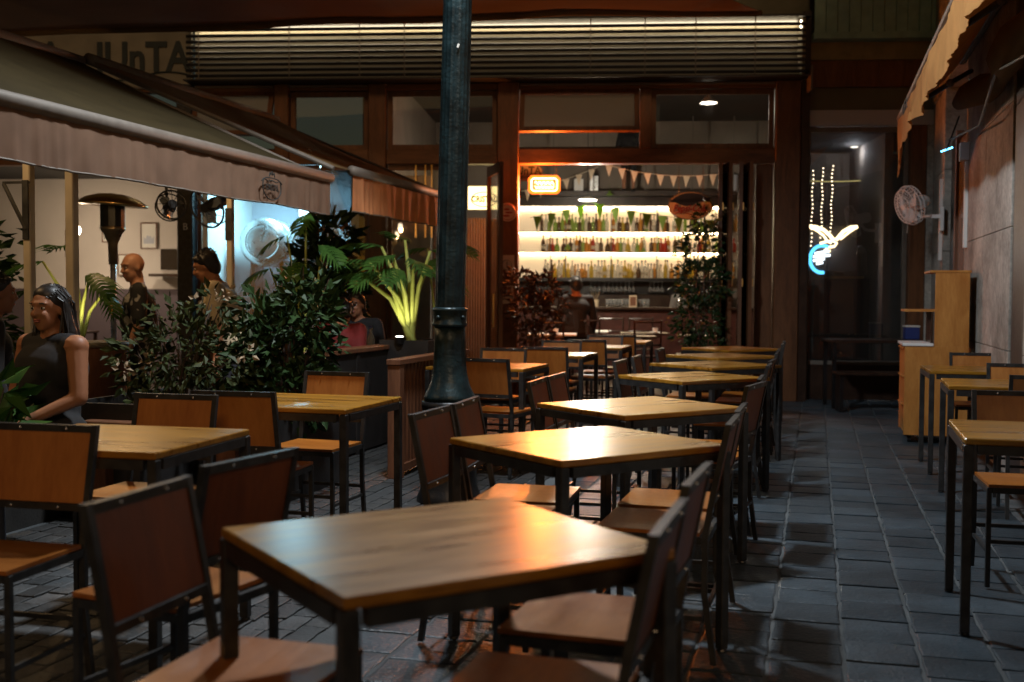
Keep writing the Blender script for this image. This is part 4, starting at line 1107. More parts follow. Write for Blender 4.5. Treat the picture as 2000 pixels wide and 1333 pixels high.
MB().box(-.19, .19, -.02, .0, -.17, .17).build('diffuser', 'kitchen_light', kl_); MB().box(-.2, .2, .001, .03, -.18, .18).build('housing', 'steel_pale', kl_)
kt = thing('kitchen_tube_light', 'cold tube light under the kitchen ceiling', 'lamp', FR(-3.0, .8, 3.0), FA)
MB().box(-.8, .8, -.05, .05, .0, .045).build('housing', 'white_paint', kt); MB().tube([(-.78, 0, -.02), (.78, 0, -.02)], .015, 8).build('tube', 'kitchen_light', kt)
light('tube_source', 'AREA', (0, 0, -.05), 170, (.36, .80, 1.0), kt, .5).rotation_euler = (0, 0, 0)

# ------------------------------------------------------------------ alcove at the end of the lane
ne = thing('neon_eagle', 'neon sign of golden eagle wings over a blue round in the dark window', 'sign', FR(4.01, .42, 1.93), FA)
def ntube(pts, r, m, nm): return MB().tube([(x, 0, z) for x, z in pts], r, 8).build(nm, m, ne)
ntube([(-.30, .24), (-.22, .235), (-.12, .20), (-.04, .13), (.01, .07)], .022, 'neon_gold', 'wing'); ntube([(-.30, .24), (-.20, .19), (-.12, .13), (-.07, .06), (-.02, .03)], .014, 'neon_gold', 'wing')
ntube([(.30, .235), (.22, .23), (.13, .18), (.07, .11), (.04, .07)], .022, 'neon_gold', 'wing'); ntube([(.30, .235), (.2, .17), (.14, .12), (.09, .08)], .014, 'neon_gold', 'wing')
ntube([(-.16, .03), (-.08, .05), (0, .06), (.05, .03), (.02, -.01), (-.05, -.02), (-.1, -.05), (-.03, -.07)], .015, 'neon_gold', 'body')
ntube([(-.13 + .15 * math.cos(R(a)), -.17 + .17 * math.sin(R(a))) for a in range(60, 281, 10)], .022, 'neon_blue', 'ring')
for i, (x0, z0, x1, z1) in enumerate(((-.22, -.10, -.05, -.07), (-.24, -.14, -.03, -.12), (-.24, -.19, -.1, -.165), (-.2, -.23, -.12, -.21))): ntube([(x0, z0), (x1, z1)], .016, 'neon_pale', 'script')
MB().box(-.32, .30, .03, .04, -.32, .26).build('back_board', 'dark_ceiling', ne)
light('eagle_glow', 'POINT', (-.05, -.06, 0), 12, (.8, .85, 1), ne, .1)
al_ = thing('added_ceiling_spot', 'added dim spot brightening the room of the dark window', 'lamp', FR(4.5, 1.5, 3.31), FA)  # lamp added to lift the dark room behind the window
MB().lathe([(.07, -.006), (.07, .0)], 14).build('ring', 'steel', al_); MB().lathe([(.05, -.01), (.05, -.007)], 14).build('lens', 'down_light', al_)
light('spot_source', 'POINT', (0, 0, -.08), 13, (.85, .9, 1), al_, .06)
for i, x in enumerate((3.74, 3.86, 3.98)):
    t = thing('fairy_light_string', ['leftmost of three strings of fairy lights in the dark window', 'middle of three strings of fairy lights in the dark window', 'rightmost of three strings of fairy lights in the dark window'][i], 'string lights', FR(x, .36, 0), FA, 'fairy light strings in the dark window')
    pts = [(.007 * math.sin(k * .9 + i) - .012 * k / 20, 0, 2.86 + .03 * i - k * (.048 if i else .052)) for k in range(19)]
    MB().tube(pts, .002, 4).build('wire', 'black_plastic', t)
    bm_ = MB().ball((0, 0, 0), .0085, 6, 4).mesh('bulb', 'fairy')
    for p in pts: link('bulb', bm_, t, p)
yl = thing('light_rope', 'thin yellow glowing line across the dark window', 'string lights', FR(3.9, .5, 2.74), FA)
MB().tube([(-.18, 0, .01), (0, 0, 0), (.2, 0, 0), (.46, 0, .01)], .006, 6).build('rope', 'rope_light', yl)
ac = thing('window_cabinet', 'dark cabinet with bottles and jars behind the window', 'cabinet', FR(4.36, .95), FA)
MB().box(-.40, .45, 0, .4, .045, 1.52).build('body', 'dark_wood', ac)
for x in (-.385, .03): MB().box(x, x + .40, -.018, -.001, .1, 1.45).build('door', 'dark_wood', ac)
for x, s in ((-.02, 1), (.06, 1)): MB().ball((x, -.03, .8), .012, 8, 6).build('knob', 'brass', ac)
jb = thing('liqueur_bottle', 'dark liqueur bottle standing before the neon eagle', 'bottle', FR(4.16, .75, 1.55), FA)
MB().lathe([(.06, 0), (.065, .02), (.065, .16), (.05, .2), (.02, .24), (.02, .33), (.024, .335), (.024, .36)], 14).build('glass_body', 'b_dark', jb, smooth=True); MB().lathe([(.067, .05), (.067, .13)], 14).build('label', 'label_paper', jb)
MB().box(-.15, .3, -.1, .1, -.028, -.001).build('tray', 'brass', jb)
gj = thing('glass_dome', 'tall glass jar standing right of the neon eagle', 'jar', FR(4.50, 1.15, 1.522), FA)
MB().lathe([(.12, 0), (.125, .02), (.12, .28), (.10, .38), (.05, .44), (.02, .45)], 18).build('glass_body', 'glassware', gj, smooth=True)
gj2 = thing('glass_jar', 'short ribbed glass jar beside the tall one', 'jar', FR(4.74, 1.15, 1.522), FA)
MB().lathe([(.085, 0), (.09, .02), (.09, .2), (.07, .24), (.075, .26)], 18, flute=[0, .05, .05, 0, 0]).build('glass_body', 'glassware', gj2)
wb = thing('bar_table', 'dark high backed table with stools at the dim end of the lane', 'table', FR(4.25, -.75), FA)
MB().bbox(-.55, .50, -.28, .28, .765, .80, .006).build('table_top', 'dark_wood', wb)
for sx in (-.5, .45):
    for sy in (-.24, .24): MB().box(sx - .02, sx + .02, sy - .02, sy + .02, .014, .764).build('leg', 'black_iron', wb)
MB().box(-.5, .45, -.25, -.23, .40, .43).build('rail', 'black_iron', wb)
bn = thing('dark_bench', 'dark bench drawn before the table at the lane end', 'bench', FR(4.2, -1.25), FA)
MB().bbox(-.5, .5, -.15, .15, .42, .455, .006).build('seat', 'dark_wood', bn)
for sx in (-.44, .44): MB().box(sx - .02, sx + .02, -.12, .12, .014, .419).build('leg', 'black_iron', bn)
bk = thing('blue_box', 'small blue container on the dim table at the lane end', 'box', FR(4.68, -.72, .8005), FA)
MB().bbox(-.08, .08, -.06, .06, 0, .14, .008).build('body', 'plastic_blue', bk); MB().bbox(-.085, .085, -.065, .065, .1405, .16, .005).build('lid', 'paper', bk)

# ------------------------------------------------------------------ stone building along the right
rb = thing('stone_building', 'pale stone building along the right with shop openings', 'building', (0, 0, 0), LANE)
def rp(name, m, v0, v1, u0, u1, z0, z1, ch=0): 
    b = MB(); (b.bbox(v0, v1, u0, u1, z0, z1, ch) if ch else b.box(v0, v1, u0, u1, z0, z1)); return b.build(name, m, rb)
for k, z in enumerate((0.0, .9, 1.8, 2.7)):      # stone panels of the pillars
    for u0, u1 in ((10.1, 11.40), (8.77, 10.095), (6.6, 8.18), (5.0, 6.595), (3.4, 4.99), (1.5, 3.39), (13.3, 14.8)):
        rp('stone_panel', 'stone_wall', 1.345, 1.62, u0 + .002, u1 - .002, z + .003, z + .897, .004)
rp('wall_core', 'steel', 1.36, 1.9, 8.19, 8.76, .0, 3.6); rp('wall_core', 'grey_wall', 1.63, 2.0, 1.5, 15.2, 0, 3.6)
rp('shutter', 'steel', 1.40, 1.43, 8.19, 8.76, .0, 3.0)
for k in range(16): rp('shutter_slat', 'black_iron', 1.385, 1.399, 8.20, 8.75, .02 + k * .19, .19 + k * .19)
gwn = MB().box(1.40, 1.41, 11.46, 12.4, .5, 2.9).build('pane', 'pane_hazy', rb)
rp('window_frame', 'crate_wood', 1.37, 1.44, 11.41, 11.46, 0, 3.0); rp('window_frame', 'crate_wood', 1.37, 1.44, 12.4, 12.5, 0, 3.0)
rp('window_panel', 'pale_strip', 1.46, 1.5, 11.46, 12.4, .3, 3.0)
rp('dark_opening', 'black_plastic', 1.42, 1.6, 12.51, 13.29, 0, 3.0)
rp('conduit', 'white_paint', 1.315, 1.344, 11.2, 11.28, 1.75, 2.55); rp('junction_box', 'white_paint', 1.27, 1.344, 11.18, 11.32, 2.56, 2.72)
rp('conduit', 'white_paint', 1.31, 1.344, 13.36, 13.42, 1.7, 2.6)
rp('upper_wall', 'olive_beam', 1.32, 2.0, 1.5, 15.2, 3.61, 7.0)
rp('lintel', 'stone_wall', 1.33, 1.64, 1.5, 15.2, 3.602, 3.609)
# awning of the stone building
ra = thing('wall_awning', 'orange lit awning with ragged valance on the right hand wall', 'awning', (0, 0, 0), LANE)
v0, zf, u0, u1 = .76, 3.02, 4.3, 11.6
P = []
for i in range(31):
    u = u0 + (u1 - u0) * i / 30
    P.append([(v0 + .56 * j / 6, u, zf + .55 * j / 6 - .05 * math.sin(math.pi * j / 6) + .02 * mnoise.noise((u * 2, j * .5, 3))) for j in range(7)])
MB().grid(P).grid([[(x, y, z - .004) for x, y, z in reversed(r_)] for r_ in P]).build('canopy', 'orange_cloth', ra, smooth=True)
Q = []
for j in range(9):
    t = j / 8; row = []
    for i in range(181):
        u = u0 + (u1 - u0) * i / 180
        ln = .30 + .03 * mnoise.noise((u * 1.2, 5, 0)) + .012 * math.sin(u * 4.3)
        if u > 11.0: ln += (u - 11.0) * .45
        row.append((v0 - .015 + (.05 * mnoise.noise((u * 2.2, 0, t)) + .018 * mnoise.noise((u * 11, 3, 0))) * (.3 + t), u, zf - .01 - ln * t))
    Q.append(row)
MB().grid(Q).grid([[(x + .004, y, z) for x, y, z in reversed(r_)] for r_ in Q]).build('valance', 'orange_cloth', ra, smooth=True)
MB().tube([(v0, u0, zf), (v0, u1, zf)], .03, 10).build('front_bar', 'bar_metal', ra)
MB().tube([(1.31, u0, 3.56), (1.31, u1, 3.56)], .05, 10).build('roller_tube', 'bar_metal', ra)
for uu in (5.4, 8.0, 10.8):
    MB().tube([(1.30, uu, 3.3), (1.08, uu - .45, 3.12), (v0 + .02, uu, 2.98)], .022, 8).build('folding_arm', 'steel', ra)
    MB().ball((1.08, uu - .45, 3.12), .035, 10, 6).build('elbow', 'bar_metal', ra)
rl = [(1.18 + .05 * math.sin(i * 1.1), 5.6 + i * .45, 2.86 + .05 * math.sin(i * .8)) for i in range(11)]
MB().tube(rl, [.09 + .03 * math.sin(i * 1.7) for i in range(11)], 10).build('rolled_cloth', 'awning_brown', ra, smooth=True)
MB().tube([(1.1, 4.5, 2.75), (1.16, 6.2, 2.6), (1.1, 7.9, 2.75), (1.2, 9.4, 2.62), (1.15, 11.0, 2.72)], .01, 6).build('cable', 'black_plastic', ra)
text('lettering', 'CRISTAL', .13, 'letter_dark', ra, (v0 - .075, 9.9, 2.86), rot=(R(90), 0, R(-90)), ext=.002)
bl = thing('tube_lamp', 'short tube lamp with bluish glint under the right awning', 'lamp', UV(1.12, 10.9, 2.62), LANE)
MB().tube([(-.05, 0, -.015), (.05, 0, .02)], .006, 8).build('tube', 'neon_blue', bl); MB().tube([(0, 0, 0), (.1, 0, .3)], .008, 6).build('bracket', 'steel', bl)
# white wall fan
wf = thing('wall_fan', 'white oscillating fan fixed to the wall above the pine cabinet', 'fan', UV(.98, 13.2, 2.30), LANE)
mx = Matrix.Rotation(R(-62), 4, 'Z') @ Matrix.Rotation(R(16), 4, 'X')
def WT(b): b.v = [tuple(mx @ Vector(v)) for v in b.v]; return b
c = MB()
for rr2, yy in ((.22, 0), (.19, -.055), (.12, -.075), (.21, .05)): c.tube([(rr2 * math.cos(R(a)), yy, rr2 * math.sin(R(a))) for a in range(0, 361, 12)], .005, 5, False)
for a in range(0, 360, 12):
    x, z = math.cos(R(a)), math.sin(R(a))
    c.tube([(.03 * x, -.085, .03 * z), (.12 * x, -.075, .12 * z), (.19 * x, -.055, .19 * z), (.22 * x, 0, .22 * z), (.21 * x, .05, .21 * z), (.08 * x, .08, .08 * z)], .0032, 4)
WT(c).build('cage', 'fan_white', wf)
for k in range(3):
    a0 = k * 2.094 + .4
    P = [[(q_ * math.cos(a0 + s * .45), -.01 + .03 * s, q_ * math.sin(a0 + s * .45)) for s in (-1, 0, 1)] for q_ in (.03, .08, .13, .185)]
    WT(MB().grid(P).grid([[(x, y + .003, z) for x, y, z in reversed(r_)] for r_ in P])).build('blade', 'fan_white', wf, smooth=True)
WT(MB().tube([(0, .03, 0), (0, .08, 0), (0, .2, 0), (0, .24, 0)], [.05, .075, .07, .04], 14)).build('motor', 'fan_white', wf, smooth=True)
WT(MB().tube([(0, -.09, 0), (0, -.075, 0)], .03, 12)).build('hub', 'fan_white', wf)
MB().tube([(.06, .12, -.05), (.14, .1, -.12), (.24, .05, -.12)], .02, 8).build('arm', 'fan_white', wf); MB().box(.24, .358, .02, .06, -.14, -.10).build('wall_arm', 'fan_white', wf); MB().box(.325, .36, -.02, .12, -.28, -.02).build('wall_plate', 'fan_white', wf)
MB().tube([(.0, .1, -.1), (-.01, .1, -.3)], .003, 4).build('cord', 'paper', wf)
# pine cabinet
cb = thing('pine_cabinet', 'stepped pine plywood service cabinet with drawers on castors', 'cabinet', UV(.76, 10.40), LANE)
MB().box(.0, .52, 0, .02, .08, .86).build('side_panel', 'pine', cb); MB().box(.0, .52, .60, .62, .08, .86).build('side_panel', 'pine', cb)
MB().box(.021, .52, .0205, .5995, .08, .10).build('bottom_panel', 'pine', cb)
for k in range(3):
    d_ = MB().box(.0, .018, .022, .598, .105 + k * .25, .35 + k * .25).build('drawer', 'pine', cb); MB().box(-.02, -.001, .1, .5, .335 + k * .25, .347 + k * .25).build('handle', 'pine', d_)
MB().bbox(-.02, .235, -.01, .63, .8605, .885, .004).build('counter_top', 'white_paint', cb)
MB().box(.24, .52, .0, .02, .8605, 1.50).build('upright_panel', 'pine', cb); MB().box(.505, .52, .021, .62, .8605, 1.50).build('upright_panel', 'pine', cb)
MB().bbox(.20, .53, -.005, .63, 1.5005, 1.522, .003).build('top_board', 'pine', cb)
MB().box(.0, .50, .1, .6, 1.16, 1.18).build('shelf', 'pine', cb)
MB().box(.22, .238, .1, .6, .8605, 1.159).build('divider', 'dark_wood', cb)
for x, y in ((.05, .06), (.47, .06), (.05, .56), (.47, .56)): 
    MB().tube([(x - .014, y, .04), (x + .014, y, .04)], .027, 12).build('castor', 'black_plastic', cb); MB().box(x - .02, x + .02, y - .02, y + .02, .066, .0795).build('castor_plate', 'steel', cb)

# ------------------------------------------------------------------ parasol sail overhead
so = thing('shade_sail', 'reddish brown shade sail stretched overhead across the top', 'shade sail', (0, 0, 0))
P = []
for i in range(25):
    row = []
    for j in range(13):
        t = j / 12
        x = -8.0 + (7.7 + 3.0 * t) * i / 24
        ye = 11.4 + max(0, x - .4) * .45
        y = 7.7 + (ye - 7.7) * t
        ze = 3.90 + (.04 * (x + 5) if x > -5 else 0) + (.07 * x if x > 0 else 0)
        z = 3.75 + (ze - 3.75) * t + .10 * math.sin(math.pi * t) + .035 * mnoise.noise((x * .8, t * 3, 1))
        row.append((x, y, z))
    P.append(row)
MB().grid(P).grid([[(x, y, z - .006) for x, y, z in reversed(r_)] for r_ in P]).build('cloth', 'parasol_cloth', so, smooth=True)
MB().tube([(p[-1][0], p[-1][1], p[-1][2] - .02) for p in P], .035, 8).build('edge_hem', 'awning_brown', so, smooth=True)
pt_ = [[(lambda a: (a[0], a[1], a[2] - .012))(P[15 + i // 2 if i < 4 else 17][1 + j]) for j in range(4)] for i in (0, 2, 4)]
MB().grid([r_[::-1] for r_ in pt_]).build('green_patch', 'parasol_patch', so)
for x, y in ((-8.0, 7.7), (-8.0, 11.4)):
    MB().tube([(x, y, 3.8), (x + (.6 if x > 0 else -.6), y, 5.2)], .008, 5).build('guy_rope', 'paper', so)

# ------------------------------------------------------------------ partitions and planters of the terrace
lw = thing('low_partition', 'low black partition with a reddish top rail behind the peach chair', 'partition', UV(-3.56, 7.45), LANE)
MB().box(-.05, .05, 0, 1.75, .03, .82).build('panel', 'planter_black', lw); MB().bbox(-.07, .07, -.02, 1.77, .8205, .86, .006).build('top_rail', 'crate_wood', lw)
for u in (.03, .85, 1.69): MB().box(-.06, .06, u - .03, u + .03, 0, .819).build('post', 'planter_black', lw)
MB().box(-.055, .5, 1.70, 1.75, .03, .80).build('end_panel', 'planter_black', lw)
cr = thing('slatted_partition', 'brown wooden slatted partition beside the lamp post', 'partition', UV(-2.80, 7.25), LANE)
for u in (0, 1.5): MB().bbox(-.045, .045, u, u + .09, 0.012, .80, .004).build('post', 'crate_wood', cr)
MB().bbox(-.05, .05, -.01, 1.60, .8005, .84, .004).build('top_rail', 'crate_wood', cr); MB().box(-.03, .03, .091, 1.499, .05, .10).build('bottom_rail', 'crate_wood', cr)
sl = MB().box(-.012, .012, 0, .05, .1005, .80).mesh('slat', 'crate_wood')
for k in range(19): link('slat', sl, cr, (0, .10 + k * .073, 0))
be = thing('timber_bench', 'rough timber bench end showing behind the golden table', 'bench', (-2.32, 6.35, 0), LANE)
MB().bbox(-.06, .06, -.06, .06, .012, .52, .005).build('leg', 'crate_wood', be); MB().bbox(.75, .87, -.06, .06, .012, .52, .005).build('leg', 'crate_wood', be); MB().bbox(-.08, .95, -.09, .09, .5205, .57, .006).build('plank', 'crate_wood', be)
def planter(label, loc, w, l, h, rz=LANE, m='planter_black'):
    t = thing('planter_box', label, 'planter', loc, rz, 'dark planters of the terrace'); b = MB(); e = .03
    b.box(-w / 2, w / 2, -l / 2, -l / 2 + e, 0, h).box(-w / 2, w / 2, l / 2 - e, l / 2, 0, h).box(-w / 2, -w / 2 + e, -l / 2 + e, l / 2 - e, 0, h - .001).box(w / 2 - e, w / 2, -l / 2 + e, l / 2 - e, 0, h - .001)
    b.build('shell', m, t); MB().box(-w / 2 + e, w / 2 - e, -l / 2 + e, l / 2 - e, .02, h - .05).build('soil', 'soil', t)
    return t
planter('square black planter holding the uplit plant', (-.86, 9.72, 0), .44, .44, .90)
planter('long black planter under the flowering shrub', (-2.18, 6.95, 0), .5, 1.2, .66)
planter('long black planter under the dense dark shrub', (-1.52, 7.25, 0), .5, 1.0, .62)
rp_ = thing('round_planter', 'brown round pot with metal rim behind the seated woman', 'planter', (-3.02, 7.9, 0))
MB().lathe([(.22, 0), (.30, .75), (.31, .92), (.30, .93), (.285, .9), (.28, .8)], 24).build('pot', 'crate_wood', rp_, smooth=True); MB().lathe([(.315, .915), (.315, .93), (.30, .945)], 24).build('rim', 'bar_metal', rp_); MB().lathe([(.28, .85), (.1, .87)], 16).build('soil', 'soil', rp_)
# ------------------------------------------------------------------ plants
def leaf_cloud(b, c, r_, n, size, rg, shell=.35, long=2.0):
    for _ in range(n):
        while True:
            d = Vector((rg.gauss(0, 1), rg.gauss(0, 1), rg.gauss(0, 1)))
            if d.length > .01: break
        d.normalize(); q = rg.uniform(shell, 1.05) ** .6
        nz = 1 + .35 * mnoise.noise(d * 2.3 + Vector(c))
        p = Vector((c[0] + d.x * r_[0] * q * nz, c[1] + d.y * r_[1] * q * nz, c[2] + d.z * r_[2] * q * nz))
        a = (d + Vector((rg.uniform(-.9, .9), rg.uniform(-.9, .9), rg.uniform(-.8, .5)))).normalized()
        s = a.cross(Vector((rg.uniform(-1, 1), rg.uniform(-1, 1), rg.uniform(-1, 1))))
        if s.length < .05: continue
        s.normalize(); nn = a.cross(s); L = size * rg.uniform(.6, 1.35); w = L / long
        b.add([p, p + a * L * .45 + s * w * .5 + nn * w * .15, p + a * L - nn * L * .12, p + a * L * .45 - s * w * .5 + nn * w * .15], [(0, 1, 2), (0, 2, 3)])
def shrub(name, label, loc, clumps, n, size, m, seed, stems=7, base=0.0, extra=None, cat='shrub', long=2.0, group=None):
    t = thing(name, label, cat, loc, 0, group); rg = random.Random(seed)
    b = MB()
    tot = sum(c[3] * c[4] * c[5] for c in clumps) or 1
    for c in clumps: leaf_cloud(b, c[:3], c[3:], max(20, int(n * (c[3] * c[4] * c[5]) / tot)), size, rg, long=long)
    tag(b.build('foliage', m, t), kind='stuff')
    st = MB()
    for c in clumps:
        for k in range(max(2, stems // len(clumps))):
            e = Vector(c[:3]) + Vector((rg.uniform(-.7, .7) * c[3], rg.uniform(-.7, .7) * c[4], rg.uniform(-.2, .8) * c[5]))
            s0 = Vector((rg.uniform(-.06, .06), rg.uniform(-.06, .06), base)); mid = s0.lerp(e, .5) + Vector((rg.uniform(-.05, .05), rg.uniform(-.05, .05), .05))
            st.tube([s0, mid, e], [.010, .007, .003], 5)
    st.build('branches', 'bark', t)
    if extra:
        fb = MB()
        for _ in range(extra[1]):
            c = rg.choice(clumps); d = Vector((rg.uniform(-1, 1), -abs(rg.gauss(0, .8)), rg.uniform(-1, 1))).normalized()
            leaf_cloud(fb, (c[0] + d.x * c[3], c[1] + d.y * c[4], c[2] + d.z * c[5]), (.05, .05, .05), 14, .04, rg, long=1.5)
        tag(fb.build('blossom', extra[0], t), kind='stuff')
    return t
shrub('terrace_shrub', 'straggly flowering shrub with pale blossoms behind the golden table', (-2.06, 6.95, .55), [(-.22, 0, .30, .2, .25, .22), (.05, -.1, .40, .24, .25, .28), (.26, 0, .34, .22, .25, .28), (.08, 0, .05, .4, .3, .16), (-.1, .1, .60, .12, .15, .12), (.2, .1, .66, .12, .15, .12)], 1150, .07, 'leaf_olive', 21, 24, extra=('flower_pink', 6))
shrub('terrace_shrub', 'dense dark green shrub left of the seated pair', (-1.42, 7.2, .52), [(-.02, 0, .42, .30, .28, .30), (.12, -.05, .62, .22, .25, .22), (-.18, 0, .58, .18, .22, .2), (.02, -.1, .12, .36, .3, .22), (-.26, .05, .28, .18, .25, .26), (.02, 0, .84, .10, .12, .14), (.2, 0, .8, .1, .1, .12)], 2100, .08, 'leaf_dark', 22, 24)
shrub('terrace_tree', 'tall dark leafy plant standing before the facade behind the awning', (-1.90, 11.3, 0), [(0, 0, 1.55, .26, .3, .32), (.1, 0, 1.9, .25, .25, .2), (-.1, .05, 1.15, .25, .3, .3), (.2, 0, 1.3, .2, .3, .3)], 1500, .13, 'leaf_dark', 23, 14, cat='plant')
shrub('terrace_shrub', 'dark plant at the left edge behind the seated woman', (-4.35, 8.6, .1), [(0, 0, .9, .5, .4, .5), (.1, 0, 1.45, .4, .4, .35)], 1600, .11, 'leaf_dark', 24, 8)
shrub('entrance_plant', 'reddish leaved plant left of the bar entrance', FR(.28, -.62, 0), [(0, 0, 1.10, .26, .2, .26), (.16, 0, 1.38, .2, .18, .2), (-.18, 0, 1.42, .2, .18, .2), (.05, 0, .82, .22, .2, .16), (.3, 0, 1.18, .14, .15, .16)], 1000, .075, 'leaf_red', 25, 14, base=.45, cat='plant')
shrub('entrance_plant', 'tall dark bush right of the bar entrance', FR(2.23, -.7, 0), [(.0, 0, 1.0, .3, .24, .28), (.05, 0, 1.45, .32, .24, .3), (.02, 0, 1.85, .24, .2, .26), (.08, 0, 2.18, .15, .14, .2), (.1, 0, .7, .24, .2, .18)], 1500, .075, 'leaf_dark', 26, 16, base=.4, cat='plant')
def pot(label, loc):
    t = thing('plant_pot', label, 'pot', loc, 0, 'pots beside the entrance'); MB().lathe([(.16, .014), (.2, .45), (.215, .46), (.21, .5), (.18, .49), (.17, .42)], 20).build('pot', 'crate_wood', t, smooth=True); MB().lathe([(.17, .44), (.05, .45)], 14).build('soil', 'soil', t)
pot('pot of the reddish plant left of the entrance', FR(.28, -.62)); pot('pot of the tall bush right of the entrance', FR(2.23, -.7))
shrub('low_plant', 'pale green low leaves at the left edge below the woman', (-2.52, 5.35, 0), [(0, 0, .62, .22, .2, .12), (.06, -.05, .80, .12, .12, .1)], 160, .16, 'leaf_monstera', 27, 8, cat='plant')
def split_leaf(L, seed):
    rg = random.Random(seed); b = MB(); N = 8
    def mid(t): return Vector((0, L * t, .10 * L * math.sin(t * 2.2) - .28 * L * t * t))
    for i in range(N):
        t0, t1 = i / N, (i + .78) / N
        for s in (-1, 1):
            w = L * .62 * math.sin(math.pi * (.12 + .8 * (i + .5) / N)) ** .8 * rg.uniform(.9, 1.1)
            a0, a1 = mid(t0), mid(t1)
            fwd = .38 + .5 * i / N
            tip = mid(t1) + Vector((s * w, L * .14 + w * fwd, -w * .30))
            m0 = a0 + Vector((s * w * .55, w * fwd * .45 - .01, w * .05)); m1 = a1 + Vector((s * w * .58, w * fwd * .5 + L * .045, w * .04))
            vs = [a0, m0, tip, m1, a1]
            b.add(vs, [(0, 1, 3, 4), (1, 2, 3)] if s > 0 else [(4, 3, 1, 0), (3, 2, 1)])
    tipc = mid(1.0); b.add([mid(.93), tipc + Vector((.05 * L, -.02 * L, 0)), tipc + Vector((0, .16 * L, -.08 * L)), tipc + Vector((-.05 * L, -.02 * L, 0))], [(0, 1, 2, 3)])
    b.tube([mid(t / 8) - Vector((0, 0, .003)) for t in range(9)], [.008 * (1 - t / 10) for t in range(9)], 5)
    return b.mesh('leaf', 'leaf_monstera', True)
LV = [split_leaf(1.0, k) for k in range(3)]
def monstera(label, loc, leaves, base_z, seed, stem_r=.016):
    t = thing('split_leaf_plant', label, 'plant', loc, 0); rg = random.Random(seed)
    for (dx, dy, dz, L, az, droop) in leaves:
        tip = Vector((dx, dy, dz))
        s0 = Vector((rg.uniform(-.04, .04), rg.uniform(-.04, .04), base_z)); mid = s0.lerp(tip, .55) + Vector((-dx * .12, -dy * .12, .06))
        pts = [s0.lerp(mid, k / 4) if k < 4 else mid for k in range(5)] + [mid.lerp(tip, k / 3) for k in (1, 2, 3)]
        MB().tube(pts, [stem_r * (1.5 - .13 * k) for k in range(8)], 7).build('stem', 'leaf_stem', t, smooth=True)
        o = link('leaf', LV[rg.randrange(3)], t, tip); o.scale = (L * .84, L * .84, L * .84); o.rotation_euler = (droop, rg.uniform(-.3, .3), az)
    return t
monstera('uplit split-leaf plant with bright yellow-green stems', (-.86, 9.72, 0), [(-.36, -.1, 1.56, .34, 1.9, -.15), (-.16, -.15, 1.62, .36, 2.5, -.25), (.02, -.14, 1.58, .34, -2.6, -.3), (-.28, .1, 1.70, .36, 1.2, .1), (.12, .05, 1.52, .32, -1.6, -.1), (-.10, -.2, 1.50, .32, 3.0, -.35), (-.46, -.05, 1.46, .32, 1.7, -.3), (.16, -.1, 1.66, .3, -1.2, .1), (-.08, .15, 1.76, .34, .6, .25), (-.3, -.16, 1.48, .3, 2.4, -.4)], .86, 41, .02)
monstera('split-leaf plant in the round pot beside the heater', (-3.02, 7.9, 0), [(-.25, -.05, 1.5, .28, 1.6, -.2), (.10, -.1, 1.42, .28, -2.3, -.6), (.16, 0, 1.30, .26, -2.0, -.8), (-.05, -.15, 1.32, .30, 2.9, -.6), (-.1, .05, 1.6, .28, 1.0, .1), (-.38, 0, 1.3, .28, 1.9, -.4)], .84, 42, .013)
monstera('dark split-leaf plant beside the kitchen window', (-1.72, 9.5, 0), [(0, -.1, 1.95, .3, 2.8, -.6), (-.18, 0, 1.78, .3, 1.8, -.5), (.12, 0, 1.70, .32, -2.3, -.5), (-.05, -.15, 1.55, .34, 3.0, -.8), (-.3, -.1, 1.5, .3, 1.9, -.5)], .3, 43, .012)
monstera('dark split-leaf plant between the uplit plant and the lamp post', (-.66, 10.6, 0), [(0, -.1, 1.62, .3, 2.9, -.5), (-.14, 0, 1.72, .3, 1.7, -.2), (.1, 0, 1.75, .28, -1.8, -.3), (.05, -.12, 1.48, .3, -2.7, -.7)], .3, 44, .012)
def uplight(label, loc, tgt, p, col):
    t = thing('ground_spotlight', label, 'lamp', loc); MB().lathe([(.03, -.03), (.045, .02), (.045, .03)], 14).build('can', 'black_plastic', t); MB().lathe([(.035, .031), (.03, .034)], 14).build('lens', 'down_light', t)
    light('uplight_source', 'SPOT', (0, 0, .05), p, col, t, .03, Vector((0, 0, .05)) + Vector(tgt), R(110), .7)
uplight('small spotlight at the foot of the bright yellow-green stems', (-.95, 9.50, .90), (.12, .25, 1.0), 7, (1, .88, .58))
uplight('small spotlight at the foot of the plant by the heater', (-2.96, 7.66, .95), (-.02, .25, .8), 7, (1, .8, .45))

# ------------------------------------------------------------------ people
def capsule(b, p0, p1, r0, r1, n=10):
    p0, p1 = Vector(p0), Vector(p1); d = (p1 - p0)
    L = d.length or 1e-4; d /= L
    pts, rs = [], []
    for k in range(4):
        a = math.pi / 2 * (1 - k / 4); pts.append(p0 - d * r0 * math.sin(a)); rs.append(max(.001, r0 * math.cos(a)))
    pts.append(p0); rs.append(r0); pts.append(p1); rs.append(r1)
    for k in range(1, 5):
        a = math.pi / 2 * k / 4; pts.append(p1 + d * r1 * math.sin(a)); rs.append(max(.001, r1 * math.cos(a)))
    b.tube(pts, rs, n)
def blob(name, b, m, parent, vox=.012, smooth=4):
    o = b.build(name, m, parent)
    md = o.modifiers.new('remesh', 'REMESH'); md.mode = 'VOXEL'; md.voxel_size = vox; md.use_smooth_shade = True
    sm_ = o.modifiers.new('smooth', 'SMOOTH'); sm_.iterations = smooth; sm_.factor = .5
    return o
